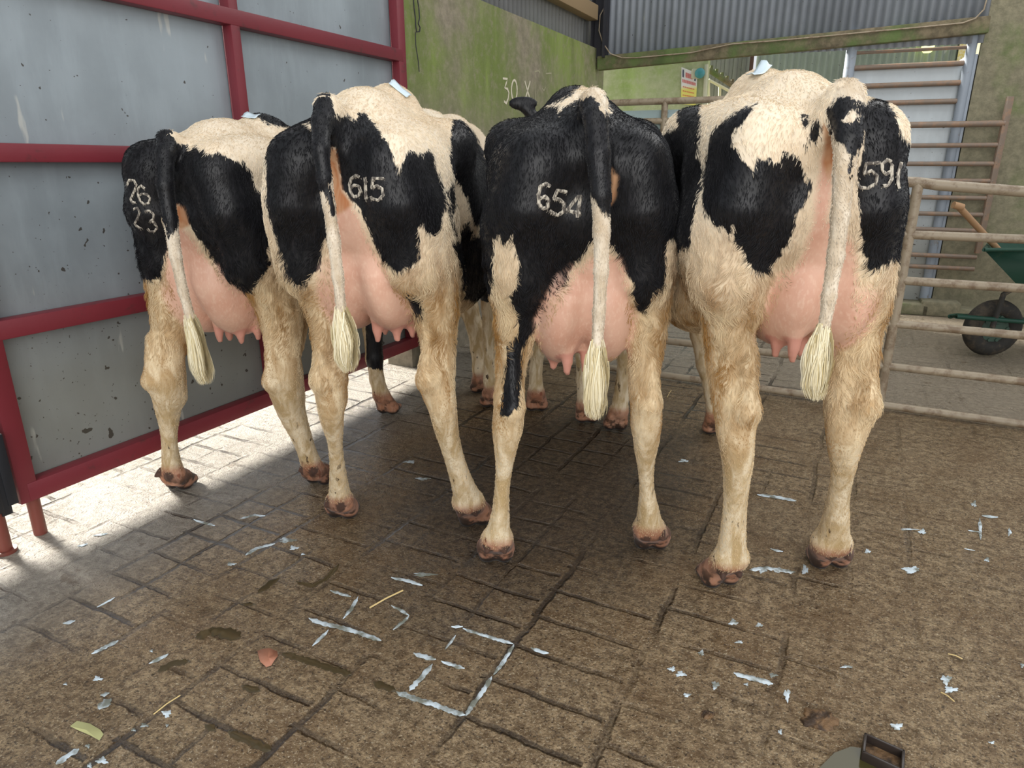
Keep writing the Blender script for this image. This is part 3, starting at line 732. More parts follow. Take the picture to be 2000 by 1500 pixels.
# ---- cow 590
z7 = lambda p: zoomp(p, 1280, 120, 3.0)
COWS.append(dict(seed=4, T=(.744, 1.65, 1.47), heading=2.5, w=.96, bx=-.042, sac=.035, hip=.04, label='largest cow on the right by the tube gate, cream with black patches, branded 59',
  hind=[dict(foot=(1408, 1145), cal=.9, pts=[(1432, 590, 62), (1425, 640, 52), (1424, 700, 45), (1427, 750, 41), (1436, 800, 41), (1438, 850, 37), (1441, 900, 32), (1438, 950, 26), (1435, 1000, 24), (1431, 1048, 27), (1428, 1085, 31)], hock=4, turn=.3, hw=.032),
        dict(foot=(1622, 1110), cal=.9, pts=[(1675, 600, 58), (1667, 640, 52), (1658, 700, 44), (1656, 750, 43), (1660, 790, 46), (1656, 830, 42), (1650, 870, 34), (1647, 920, 23), (1638, 970, 21), (1632, 1020, 27), (1625, 1055, 34)], hock=4, turn=.1, hw=.034)],
  fore=[dict(foot=(1202, 840), pts=[(1222, 640, 20), (1220, 700, 14), (1217, 750, 14), (1209, 800, 17)]),
        dict(foot=(1396, 848), pts=[(1375, 650, 26), (1380, 710, 19), (1391, 770, 14), (1395, 815, 15)])],
  head=(0, 2.1, 1.05), udder=(.055, .82, .15, .30), udtop=.0, udy=.22, teats=[(1517, 672, .12, .055), (1550, 680, .06, .055), (1565, 672, .2, .05)],
  tail=[(1650, 188, -.03, 28), (1655, 220, -.07, 30), (1655, 270, -.10, 26), (1648, 340, -.12, 19), (1641, 420, -.12, 17), (1632, 500, -.12, 15), (1619, 580, -.12, 13), (1608, 650, -.12, 11)],
  switch=[(1610, 630, -.12, 10), (1603, 670, -.12, 18), (1594, 710, -.12, 22), (1590, 750, -.12, 21), (1591, 776, -.12, 13)],
  black=[z7([(600, 245), (540, 320), (480, 390), (450, 430), (455, 500), (510, 560), (570, 640), (600, 570), (650, 565), (740, 600), (750, 530), (800, 550), (850, 600), (880, 700), (910, 650), (925, 740), (880, 820), (820, 900), (830, 960), (790, 1040), (740, 1120), (690, 1180), (650, 1240), (600, 1240), (570, 1200), (520, 1130), (480, 1060), (455, 960), (430, 1030), (400, 960), (350, 970), (320, 910), (280, 880), (285, 640), (300, 500), (340, 400), (430, 320), (540, 265)]),
         z7([(280, 215), (255, 270), (270, 310), (260, 400), (250, 500), (245, 560), (280, 620), (275, 700), (240, 800), (220, 950), (200, 1090), (80, 1100), (20, 1000), (20, 500), (40, 430), (130, 380), (130, 300), (200, 220)]),
         z7([(1210, 270), (1260, 215), (1330, 215), (1380, 270), (1415, 340), (1440, 450), (1560, 500), (1560, 1100), (1380, 1170), (1330, 1190), (1300, 1215), (1240, 1220), (1230, 1100), (1200, 1000), (1210, 830), (1180, 750), (1200, 600), (1220, 450)]),
         [(1563, 223), (1575, 222), (1583, 235), (1575, 246), (1566, 240)], [(1585, 240), (1600, 232), (1606, 250), (1600, 270), (1590, 282), (1580, 270)], z7([(865, 460), (900, 450), (895, 505), (875, 512)]), z7([(1000, 290), (1130, 190), (1200, 260), (1200, 440), (1040, 440)])],
  tailblack=[z7([(990, 290), (1060, 220), (1130, 190), (1160, 230), (1260, 260), (1260, 440), (1200, 520), (1160, 580), (1155, 690), (1128, 660), (1140, 550), (1100, 480), (1050, 470), (1030, 400)])],
  tailwhite=[z7([(1080, 345), (1150, 280), (1175, 250), (1210, 330), (1140, 365)])],
  pink=[[(1607, 300), (1625, 320), (1625, 380), (1615, 430), (1650, 450), (1670, 480), (1675, 560), (1655, 640), (1630, 700), (1500, 700), (1475, 660), (1515, 580), (1565, 505), (1588, 440), (1600, 340)]],
  peri=[[(1606, 245), (1626, 238), (1632, 270), (1630, 320), (1618, 350), (1606, 320), (1612, 280)]], vulva=[(1606, 250, -.03, 0)], cleft=-.03,
  sticker=((1478, 178), .062, R(35)), stdy=.42, curl=1.6,
  brand=[('brand_number', 'brand number 59 with part of a third digit', [z7([(1318, 592), (1235, 598), (1222, 655), (1265, 640), (1298, 668), (1290, 715), (1245, 742), (1200, 738), (1188, 715)]),
           z7([(1380, 585), (1355, 575), (1328, 600), (1328, 640), (1350, 660), (1378, 640), (1385, 600), (1382, 690), (1360, 725), (1330, 730)]),
           z7([(1438, 590), (1421, 640), (1416, 700), (1426, 745)])], 6.5)]))

#BG
# ------------------------------------------------------------------ the building
WP = Vector((-1.77, 2.16, 0))                       # a point of the left wall line
def wl(t, d=0.0, z=0.0): return WP+AX*t+PX*d+Vector((0, 0, z))     # along wall, out into the yard, height
def wallpt(px, py, d=0.0): return onplane(px, py, WP+PX*d, PX)
NPX = -PX

def floor_material():
    m, nt, b = mat('stamped_concrete', rough=.5); t = NT(nt)
    co = t.coord('Object'); x, y, z = t.sep(co)        # object is turned so that x runs to the right of the wall, y along it
    wob = t.noise(co, 5, 3); wob2 = t.noise(co, 38, 3)
    wx = t.math('ADD', x, t.math('ADD', t.math('MULTIPLY', t.math('SUBTRACT', wob, .5), .035), t.math('MULTIPLY', t.math('SUBTRACT', wob2, .5), .012)))
    wy = t.math('ADD', y, t.math('ADD', t.math('MULTIPLY', t.math('SUBTRACT', wob, .5), .03), t.math('MULTIPLY', t.math('SUBTRACT', wob2, .5), .012)))
    def line(v, period, off, w):
        f = t.math('FRACT', t.math('DIVIDE', t.math('SUBTRACT', v, off-period*10), period))
        d = t.math('MULTIPLY', t.math('SUBTRACT', .5, t.math('ABSOLUTE', t.math('SUBTRACT', f, .5))), period)
        return t.mapr(d, w, w*.35)
    L1 = line(wx, .34, -1.06, .013)
    L1b = line(wx, .34, -.90, .010)
    colid = t.math('FLOOR', t.math('DIVIDE', t.math('ADD', wx, 3.46), .34))
    off = t.math('MULTIPLY', t.math('FRACT', t.math('MULTIPLY', colid, .5)), .14)
    L2 = line(t.math('ADD', wy, off), .145, 1.137, .011)
    g1 = t.math('MAXIMUM', L1, t.math('MULTIPLY', L2, .9)); g1 = t.math('MAXIMUM', g1, t.math('MULTIPLY', L1b, t.mapr(t.noise(co, 1.3, 2), .45, .6)))
    wear = t.mapr(t.noise(co, 2.2, 4), .40, .62, .08, 1)
    far = t.mapr(x, -.6, .4, 1, .30)
    gro = t.math('MULTIPLY', t.math('MULTIPLY', g1, wear), far)
    n1 = t.noise(co, 4, 6, .65); n2 = t.noise(co, 34, 6, .75); n3 = t.noise(co, 120, 4, .7); vor = t.vor(co, 70)
    c = t.mix(t.mapr(n2, .36, .64), srgb(114, 92, 64), srgb(190, 165, 128))
    c = t.mix(t.mapr(n3, .42, .70, 0, .7), c, srgb(72, 55, 36))
    c = t.mix(t.mapr(n1, .38, .72, 0, .65), c, srgb(112, 84, 50))
    c = t.mix(t.mapr(t.noise(co, 60, 2), .64, .72, 0, .6), c, srgb(204, 186, 154))
    c = t.mix(t.mapr(t.noise(co, 150, 2), .60, .68, 0, .75), c, srgb(206, 190, 160))
    c = t.mix(t.mapr(t.noise(co, 105, 3), .58, .66, 0, .8), c, srgb(52, 38, 25))
    # greyer scrubbed concrete along the wall and in the yard beyond the tube gate
    grey = t.mix(t.mapr(n2, .3, .7), srgb(128, 120, 108), srgb(176, 168, 154))
    c = t.mix(t.mapr(x, -1.75, -2.25), c, grey)
    gatey = t.math('ADD', y, t.math('MULTIPLY', x, .0))
    c = t.mix(t.math('MULTIPLY', t.mapr(y, 4.02, 4.2), .8), c, t.mix(t.mapr(n2, .3, .7), srgb(140, 128, 110), srgb(176, 164, 146)))
    # soaked, mucky patch where the animals stand, their shade partly put into its dark colour
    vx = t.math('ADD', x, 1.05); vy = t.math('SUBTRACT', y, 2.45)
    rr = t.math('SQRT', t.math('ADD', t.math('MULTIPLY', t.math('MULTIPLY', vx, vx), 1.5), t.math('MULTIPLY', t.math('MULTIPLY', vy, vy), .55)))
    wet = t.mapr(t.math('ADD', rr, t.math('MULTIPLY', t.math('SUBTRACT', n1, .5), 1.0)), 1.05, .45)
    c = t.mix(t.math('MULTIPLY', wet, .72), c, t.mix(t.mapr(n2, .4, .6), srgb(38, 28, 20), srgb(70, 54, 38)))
    spots = t.mapr(t.noise(co, 9, 5, .7), .60, .66)
    c = t.mix(t.math('MULTIPLY', spots, .55), c, srgb(88, 66, 34))
    c = t.mix(t.math('MULTIPLY', gro, .88), c, srgb(54, 39, 22))
    nt.links.new(c, b.inputs['Base Color'])
    damp = t.mapr(t.noise(co, 2.3, 4, .6), .38, .62)
    ro = t.math('SUBTRACT', t.math('ADD', .40, t.math('MULTIPLY', damp, -.20)), t.math('MULTIPLY', wet, .18))
    ro = t.math('SUBTRACT', ro, t.math('MULTIPLY', gro, .12))
    ro = t.math('ADD', ro, t.math('MULTIPLY', t.math('SUBTRACT', n3, .5), .25))
    nt.links.new(ro, b.inputs['Roughness'])
    h = t.math('ADD', t.math('MULTIPLY', n2, .7), t.math('MULTIPLY', n3, .55)); h = t.math('ADD', h, t.math('MULTIPLY', n1, .8))
    h = t.math('SUBTRACT', h, t.math('MULTIPLY', gro, 1.3)); h = t.math('SUBTRACT', h, t.mapr(vor, .0, .35, .25, 0))
    nt.links.new(t.bump(h, 1.0, .016), b.inputs['Normal'])
    return m
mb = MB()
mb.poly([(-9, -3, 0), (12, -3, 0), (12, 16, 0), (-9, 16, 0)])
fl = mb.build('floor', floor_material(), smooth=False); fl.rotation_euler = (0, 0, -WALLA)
tag(fl, 'wet stamped concrete floor of the collecting yard', 'floor', kind='structure')

def sheet_mat(name, base, streak=True, rust=0.0, metal=.55, rough=.5):
    m, nt, b = mat(name, base, rough, metal); t = NT(nt); co = t.coord('Object')
    n = t.noise(co, 1.7, 5, .6); n2 = t.noise(t.mapping(co, (6, 6, 1.2)), 1.5, 5, .65)
    c = t.mix(t.mapr(n, .3, .7), tuple(q*.86 for q in base), tuple(min(1, q*1.12) for q in base))
    c = t.mix(t.mapr(n2, .45, .75, 0, .35), c, tuple(min(1, q*1.35) for q in base))
    z = t.sep(co)[2]
    c = t.mix(t.mapr(z, .95, .45, 0, .55), c, srgb(134, 130, 112))
    # splashes of muck
    v = t.noise(t.mapping(co, (1, 1, 1)), 24, 2, .5); v2 = t.noise(co, 75, 2, .5)
    dens = t.mapr(z, 1.9, .3, .0, .05)
    sp = t.math('MAXIMUM', t.mapr(t.math('ADD', v, dens), .735, .75), t.mapr(t.math('ADD', v2, dens), .76, .775))
    c = t.mix(t.math('MULTIPLY', sp, .85), c, srgb(58, 50, 38))
    v3 = t.noise(t.mapping(co, (14, 14, 3)), 1.0, 3, .5)
    c = t.mix(t.mapr(v3, .70, .76, 0, .5), c, srgb(215, 215, 205))
    nt.links.new(c, b.inputs['Base Color'])
    nt.links.new(t.bump(n2, .12, .01), b.inputs['Normal'])
    nt.links.new(t.mapr(n, .3, .7, rough-.08, rough+.1), b.inputs['Roughness'])
    return m
def paint_mat(name, base, worn, rough=.45, scale=9, lo=.58, hi=.68):
    m, nt, b = mat(name, base, rough); t = NT(nt); co = t.coord('Object')
    c = t.mix(t.mapr(t.noise(co, scale, 5, .7), lo, hi), base, worn)
    c = t.mix(t.mapr(t.noise(co, 3, 3), .3, .7, 0, .35), c, tuple(q*.7 for q in base))
    nt.links.new(c, b.inputs['Base Color']); nt.links.new(t.bump(t.noise(co, 40, 4), .15, .004), b.inputs['Normal']); return m
M_SHEET = sheet_mat('galvanised_sheet', srgb(150, 160, 166), metal=.25, rough=.48)
M_RED = paint_mat('red_oxide_paint', srgb(120, 40, 50), srgb(92, 44, 46))
M_RUST = paint_mat('rusty_tube', srgb(120, 62, 52), srgb(92, 70, 60))
M_TUBE = paint_mat('dusty_galvanised_tube', srgb(162, 148, 126), srgb(122, 102, 80), .5, 14, .45, .65)
M_TUBE2 = paint_mat('dull_tube', srgb(128, 112, 98), srgb(150, 120, 96), .55, 14, .45, .65)
M_BLACK, _n, _b = mat('black_rubber', srgb(28, 30, 36), .5)
M_DARKSTEEL = paint_mat('dark_steel', srgb(40, 40, 46), srgb(74, 62, 58), .6)
def conc_mat(name, a, bcol, moss, mlo=.42, mhi=.62, zg=None, scale=2.0):
    m, nt, b = mat(name, a, .85); t = NT(nt); co = t.coord('Object')
    n = t.noise(co, scale, 6, .6); n2 = t.noise(co, 16, 6, .7); n3 = t.noise(t.mapping(co, (2.5, 2.5, .5)), 1.6, 4, .6)
    c = t.mix(t.mapr(n2, .3, .7), a, bcol)
    c = t.mix(t.mapr(t.noise(co, 3.5, 4), .55, .75, 0, .5), c, tuple(q*.6 for q in a))
    mk = t.mapr(n, mlo, mhi)
    if zg: mk = t.math('MULTIPLY', mk, t.mapr(t.sep(co)[2], zg[0], zg[1]))
    mk = t.math('MULTIPLY', mk, t.mapr(n2, .3, .55, .55, 1))
    c = t.mix(mk, c, t.mix(t.mapr(n3, .4, .65), moss, tuple(q*1.5 for q in moss)))
    nt.links.new(c, b.inputs['Base Color']); nt.links.new(t.bump(t.math('ADD', n2, t.math('MULTIPLY', t.noise(co, 60, 4), .5)), .4, .012), b.inputs['Normal'])
    return m
M_WALL = conc_mat('mossy_concrete', srgb(150, 140, 122), srgb(122, 114, 98), srgb(108, 122, 62), .36, .62, (1.25, 1.95), .9)
M_WALLFAR = conc_mat('pale_green_render', srgb(186, 192, 152), srgb(170, 178, 136), srgb(140, 164, 88), .45, .7, None, 1.0)
M_BLOCK = conc_mat('rough_block', srgb(142, 136, 112), srgb(112, 108, 88), srgb(92, 112, 56), .52, .72, None, 1.2)
M_TIMBER = conc_mat('mossy_timber', srgb(128, 116, 92), srgb(86, 78, 60), srgb(84, 100, 56), .42, .62, None, 2.2)
M_BARE, _n, _b = mat('raw_timber', srgb(150, 128, 96), .8)

# --- red framed sheeted gate on the left
T0, T1 = .035, 2.45
g = empty('sheeted_gate', wl(0)); g.rotation_euler = (0, 0, -WALLA)
tag(g, 'tall grey sheet-metal gate with dark red frame along the left side', 'gate')
def gbox(name, y0, y1, z0, z1, x0, x1, m, bev=.004): return MB().box(((x0+x1)/2, (y0+y1)/2, (z0+z1)/2), abs(x1-x0), abs(y1-y0), abs(z1-z0), bev=bev).build(name, m, g)
for z0, z1, la in ((.145, .215, 'bottom'), (.735, .80, ''), (1.305, 1.365, ''), (1.865, 1.93, ''), (2.62, 2.69, '')):
    gbox('frame_rail', T0, T1, z0, z1, -.03, .03, M_RED)
for t0, t1 in ((T0-.03, T0+.035), (1.20, 1.25), (T1-.04, T1+.03)):
    gbox('frame_post', t0, t1, .145, 2.70, -.03, .028, M_RED)
for t0, t1 in ((T0, 1.22), (1.22, T1)):
    gbox('sheet_panel', t0, t1, .18, 2.66, -.045, -.035, M_SHEET, bev=0)
leg = MB().tube([(0, T0+.02, .25), (0, T0+.02, 0)], .022).build('leg', M_RUST, g)
p1 = atZ(12, 1078); pL = g.matrix_basis.inverted() @ p1
gp = empty('hanging_post', p1); tag(gp, 'thin rusty red tube post standing left of the sheeted gate', 'post')
MB().tube([(0, 0, 0), (0, 0, 1.1)], .022).build('tube', M_RUST, gp)
MB().tube([(0, 0, 0), (0, 0, .012)], .035).build('foot_plate', M_RUST, gp)
rf = MB(); 
for i in range(4):
    rf.box((.0, -.12+.03*i*.8, .30), .012+.004*(i % 2), .034, .26+.03*(i % 3), bev=.003)
rfo = rf.build('rubber_flap', M_BLACK); rfo.location = wl(.02, .045, -.0); rfo.rotation_euler = (0, 0, -WALLA)
tag(rfo, 'black rubber flap hanging at the left end of the sheeted gate', 'rubber flap')

fw_ = MB().box((-.06, -3.08, 2.6), .02, 6.4, 4.9).build('added_sun_screen_front', M_SHEET, smooth=False); fw_.location = wl(-.12); fw_.rotation_euler = (0, 0, -WALLA)  # out of view, added to stop sunlight coming round the gate's left end
tag(fw_, 'unseen sheet screen added left of the gate to block the sun', 'wall', kind='structure')
ue = MB().box((-.06, 1.2, 4.0), .02, 2.6, 2.6).build('added_sun_screen_upper', M_SHEET, smooth=False); ue.location = wl(0); ue.rotation_euler = (0, 0, -WALLA)  # out of view, added height so the shadow reaches over the cows
tag(ue, 'unseen sheet screen added above the gate to block the sun', 'wall', kind='structure')
# concrete wall that carries on behind the gate, up to the corner
mb = MB(); t_c = 5.86
mb.box((-.11, (2.35+t_c)/2+.1, 1.185), .20, t_c-2.35, 2.37)
w = mb.build('wall_left', M_WALL, smooth=False); w.location = wl(0); w.rotation_euler = (0, 0, -WALLA)
tag(w, 'mossy concrete wall', 'wall', kind='structure')
M_PAINT, _n, _b = mat('faded_white_paint', srgb(214, 206, 184), .8)
M_PAINT2, _n, _b = mat('very_faded_paint', srgb(160, 156, 128), .9)
def wallstroke(mb, pts, wd, d=.002, P0=None, n=None):
    P0 = P0 or WP; n = n or PX; P = [onplane(px, py, Vector(P0)+n*d, n) for px, py in pts]
    a = None; rows = []
    for i, p in enumerate(P):
        dd = (P[min(i+1, len(P)-1)]-P[max(i-1, 0)]).normalized(); s = dd.cross(n).normalized()*wd*.5*(.8+.4*((i*37) % 10)/10)
        rows.append((mb.bm.verts.new(p-s), mb.bm.verts.new(p+s)))
    for a, b in zip(rows[:-1], rows[1:]): mb.bm.faces.new((a[0], a[1], b[1], b[0]))
z1 = lambda L: zoomp(L, 760, 0, 4.0)
mb = MB()
for st in ([(888, 612), (925, 617), (915, 650), (903, 685), (925, 695), (936, 725), (930, 770), (916, 806), (898, 792)],
           [(978+22*math.cos(a), 705+80*math.sin(a)) for a in [2*math.pi*k/18 for k in range(19)]],
           [(1060, 632), (1082, 710), (1106, 792)], [(1102, 632), (1082, 710), (1060, 786)], [(1009, 786), (1016, 794)], [(1128, 778), (1136, 792)]):
    wallstroke(mb, z1(st), .017, P0=wl(0, -.01))
o = mb.build('painted_mark', M_PAINT, w, smooth=False); o.matrix_parent_inverse = w.matrix_basis.inverted(); o['label'] = 'white hand-painted 30. X.'
mb = MB()
for st in ([(1140, 610), (1138, 560), (1165, 552), (1180, 570)], [(1225, 575), (1268, 572), (1266, 640)], [(1195, 690), (1210, 708), (1222, 680)], [(1138, 640), (1142, 790)]):
    wallstroke(mb, z1(st), .012, P0=wl(0, -.01))
o = mb.build('painted_mark', M_PAINT2, w, smooth=False); o.matrix_parent_inverse = w.matrix_basis.inverted(); o['label'] = 'worn outline of an old painted sign'
# hanging twine on the wall
pts = [wallpt(x, y, .01) for x, y in z1([(190, 0), (195, 60), (205, 140), (208, 200), (215, 250), (238, 245), (242, 215), (228, 185), (238, 140), (232, 60), (222, 0)])]
pts2 = [wallpt(x, y, .01) for x, y in z1([(205, 250), (208, 350), (228, 480), (235, 560)])]
o = MB().tube(pts, .004, 6).tube(pts2, .003, 6).build('twine', M_DARKSTEEL); tag(o, 'dark twine loop hanging down the mossy concrete wall', 'twine')

# corrugated cladding above that wall, timber rail, steel stanchion
def corrugated(mb, P0, d, n, length, z0, z1, pitch=.076, amp=.012, th=.004):
    N = int(length/pitch*8); prev = None
    for s_, off in ((1, 0),):
        rows = []
        for i in range(N+1):
            u = length*i/N; o_ = amp*math.sin(2*math.pi*u/pitch)
            p = P0+d*u+n*o_
            rows.append((mb.bm.verts.new(p+Vector((0, 0, z0))), mb.bm.verts.new(p+Vector((0, 0, z1)))))
        for a, b in zip(rows[:-1], rows[1:]): mb.bm.faces.new((a[0], b[0], b[1], a[1]))
    return mb
M_CORR = sheet_mat('grey_fibre_cement', srgb(138, 140, 142), metal=0, rough=.7)
M_CORRD = sheet_mat('dark_grey_cladding', srgb(150, 157, 166), metal=.0, rough=.5)
M_CORRG = sheet_mat('green_grey_cladding', srgb(140, 152, 140), metal=.1, rough=.6)
cw = corrugated(MB(), wl(2.6, -.14), AX, PX, 3.35, 2.36, 4.6).build('wall_cladding', M_CORR); tag(cw, 'grey corrugated cladding above the mossy wall', 'cladding', kind='structure')
cw.modifiers.new('t', 'SOLIDIFY').thickness = .006
mb = MB().box((0, 0, 0), .10, 2.6, .13, bev=.008); tb = mb.build('timber_rail', M_BARE); tb.location = wl(4.34, -.02, 2.66); tb.rotation_euler = (0, 0, -WALLA)
tag(tb, 'weathered timber rail fixed across the corrugated cladding above the mossy wall', 'beam')
mb = MB().box((0, 0, 1.2), .14, .02, 2.4).box((-.06, 0, 1.2), .012, .17, 2.4).box((.06, 0, 1.2), .012, .17, 2.4)
st = mb.build('steel_stanchion', M_DARKSTEEL); st.location = wl(5.74, .02, 2.28); st.rotation_euler = (0, 0, -WALLA)
tag(st, 'dark steel column standing on the corner of the mossy wall', 'column')

# opening plane behind the tube gate
OA = wl(5.80, 0.0); OD = dirv(R(112)); ON = Vector((OD.y, -OD.x, 0))          # ON points back towards the yard
if ON.y > 0: ON = -ON
def onop(px, py, d=0.0): return onplane(px, py, OA+ON*d, ON)
def opx(p): return (p-OA).dot(OD)
OROT = -R(112-90)
cu = corrugated(MB(), OA+OD*.02, OD, ON, opx(onop(1926, 20)), 2.24, 4.6, .066, .011).build('hanging_cladding', M_CORRD)
cu.modifiers.new('t', 'SOLIDIFY').thickness = .006
tag(cu, 'dark grey corrugated cladding hanging above the wide opening', 'cladding', kind='structure')
Lb = opx(onop(1928, 55))
mb = MB().box((Lb/2, 0, 0), Lb, .08, .125, bev=.008); be = mb.build('timber_beam', M_TIMBER); be.location = OA+ON*.05+Vector((0, 0, 2.235)); 
be.rotation_euler = (0, -math.asin(.13/Lb), OROT)
tag(be, 'long mossy timber beam under the dark corrugated cladding', 'beam')
cpts = [onop(x, y, .10) for x, y in [(1183, 10), (1172, 30), (1170, 60), (1178, 85), (1192, 105), (1215, 113), (1240, 113), (1350, 103), (1430, 86), (1510, 80), (1600, 72), (1700, 62), (1800, 53), (1880, 45), (1905, 36), (1922, 18), (1928, -5), (1930, -30)]]
o = MB().tube(cpts, .006, 8).build('cable', M_TUBE); tag(o, 'thin pale cable running along the top of the mossy beam', 'cable')
# block wall on the right
pc = onop(1914, 600)
mb = MB(); uc = opx(onop(1928, 30))
mb.box((uc+1.0, .18, 1.3), 2.0, .36, 5.2)
cl = mb.build('wall_right', M_BLOCK, smooth=False); cl.location = OA; cl.rotation_euler = (0, 0, OROT); tag(cl, 'rough block wall', 'wall', kind='structure')
mb = MB()
for k, (w_, h_) in enumerate(((.42, .10), (.30, .13), (.34, .08))): mb.box((uc-.25+.30*k, -.06, h_/2), w_, .26, h_, bev=.015)
o = mb.build('wall_plinth', M_BLOCK); o.location = OA; o.rotation_euler = (0, 0, OROT); tag(o, 'stone footing at the base of the block wall', 'footing', kind='structure')

# far side seen through the opening
def far(px, py, Y): return atY(px, py, Y)
FA = Vector((.75, 8.9, 0)); FN = ON
def onfar(px, py, d=0): return onplane(px, py, FA+FN*d, FN)
def fx(p): return (p-FA).dot(OD)
u1 = fx(onfar(1378, 180))
mb = MB().box((u1/2-.8, .1, 1.6), u1+1.6, .2, 3.2); o = mb.build('wall_far', M_WALLFAR, smooth=False); o.location = FA; o.rotation_euler = (0, 0, OROT); tag(o, 'pale green rendered wall seen through the opening', 'wall', kind='structure')
fw = o
M_PIPE, _n, _b = mat('cream_pipe', srgb(206, 204, 176), .5)
o = MB().tube([onfar(1380, 126, .03), onfar(1372, 262, .03)], .022, 10).build('downpipe', M_PIPE); tag(o, 'cream vertical pipe on the corner of the pale green wall', 'pipe')
M_SIGN, nt_, b_ = mat('sign_face', (1, 1, 1), .5); t = NT(nt_); zz = t.sep(t.coord('Generated'))[2]
nt_.links.new(t.mix(t.mapr(zz, .40, .55), srgb(240, 232, 120), srgb(240, 240, 236)), b_.inputs['Base Color'])
M_SRED, _n, _b = mat('sign_red', srgb(214, 82, 74), .5)
M_SDK, _n, _b = mat('sign_dark', srgb(60, 64, 90), .5)
sg = empty('warning_sign', onfar(1345, 170, .02)); tag(sg, 'white and yellow warning notice on the pale green wall', 'sign')
def quad(mb, a): mb.poly(a)
c4 = [onfar(1331, 131, .03), onfar(1362, 143, .03), onfar(1359, 206, .03), onfar(1330, 203, .03)]
def child(o, p): o.parent = p; o.matrix_parent_inverse = p.matrix_basis.inverted(); return o
mb = MB().poly(c4); o = mb.build('board', M_SIGN, None, smooth=False); o.modifiers.new('t', 'SOLIDIFY').thickness = .01; child(o, sg)
def lerp2(u, v): return c4[0].lerp(c4[1], u).lerp(c4[3].lerp(c4[2], u), v)+FN*.008
def srect(mb, u0, v0, u1_, v1): mb.poly([lerp2(u0, v0), lerp2(u1_, v0), lerp2(u1_, v1), lerp2(u0, v1)])
mb = MB()
for k in range(7): srect(mb, .28+.065*k, .10, .32+.065*k, .24)
child(mb.build('lettering', M_SRED, None, smooth=False), sg)
mb = MB()
for k in range(14): srect(mb, .08+.062*k, .31, .115+.062*k, .40)
child(mb.build('lettering', M_SRED, None, smooth=False), sg)
for r_ in range(4):
    mb = MB()
    for k in range(11): srect(mb, .12+.07*k, .50+.115*r_, .16+.07*k, .535+.115*r_)
    child(mb.build('lettering', M_SRED, None, smooth=False), sg)
for u_ in (.08, .84):
    mb = MB(); srect(mb, u_, .05, u_+.08, .26); child(mb.build('pictogram', M_SDK, None, smooth=False), sg)
M_TEAL, _n, _b = mat('teal_lens', srgb(70, 150, 158), .25)
o = MB(); bmesh.ops.create_uvsphere(o.bm, u_segments=20, v_segments=12, radius=.055); lp = o.build('bulkhead_lamp', M_TEAL); lp.location = onfar(1367, 143, .10)
tag(lp, 'small round teal bulkhead lamp beside the warning notice', 'lamp')
o = MB().box((0, 0, 0), .10, .05, .10, bev=.01).build('back_plate', M_PIPE, lp); o.location = (-.03, .05, 0)
# shed with boards and a lean-to behind
M_BOARD = paint_mat('grey_boards', srgb(128, 132, 124), srgb(100, 104, 98), .7, 6)
M_BROWN = paint_mat('brown_post', srgb(92, 66, 62), srgb(70, 56, 54), .7)
P0 = atY(1378, 170, 9.9); 
def farbox(name, x0, y0, x1, y1, Y, th, m, label, cat, kind=None):
    a = atY(x0, y1, Y); b = atY(x1, y0, Y); a.z = 0
    o = MB().box(((a.x+b.x)/2, Y+th/2, (a.z+b.z)/2), abs(b.x-a.x), th, abs(b.z-a.z)).build(name, m, smooth=False); tag(o, label, cat, kind=kind); return o
bw = MB()
xa = atY(1380, 200, 10.2).x; xb = atY(1462, 200, 10.2).x
for k in range(10):
    u = k/10; bw.box((xa+(xb-xa)*(u+.05), 10.3+.012*(k % 2), 1.8), (xb-xa)*.098, .03, 3.6, bev=.004)
o = bw.build('wall_boards', M_BOARD); tag(o, 'grey vertical boarding behind the pale wall', 'wall', kind='structure')
farbox('shed_post', 1458, 60, 1478, 260, 10.1, .16, M_BROWN, 'dark brown upright post in front of the far corrugated shed', 'post')
o = corrugated(MB(), Vector((atY(1474, 150, 11).x, 11, 0)), Vector((1, 0, 0)), Vector((0, -1, 0)), 4.6, 0, 4.2, .10, .018).build('wall_shed', M_CORRG); tag(o, 'green-grey corrugated shed wall far behind', 'wall', kind='structure')
# lean-to rail with brackets and window frame
lt = empty('lean_to_roof', atY(1385, 140, 9.6)); tag(lt, 'brown sloping lean-to roof edge with a framed window beneath', 'roof')
a = atY(1384, 136, 9.7); b = atY(1445, 176, 9.7)
mb = MB().tube([a, b], .035, 8); 
for k in range(6):
    p = a.lerp(b, (k+.5)/6); mb.tube([p, p+Vector((0, 0, .07))], .02, 6)
child(mb.build('roof_edge', M_TIMBER, None), lt)
mb = MB()
for q in (((1384, 156), (1440, 186)), ((1384, 156), (1384, 240)), ((1406, 168), (1404, 240)), ((1428, 180), (1426, 240))):
    mb.tube([atY(*q[0], 9.9), atY(*q[1], 9.9)], .02, 6)
child(mb.build('window_frame', M_PIPE, None), lt)
hb = farbox('feed_bin', 1488, 138, 1560, 260, 9.4, .8, M_TUBE2, 'squat brown bin in front of the far shed, behind the cream cow', 'bin')
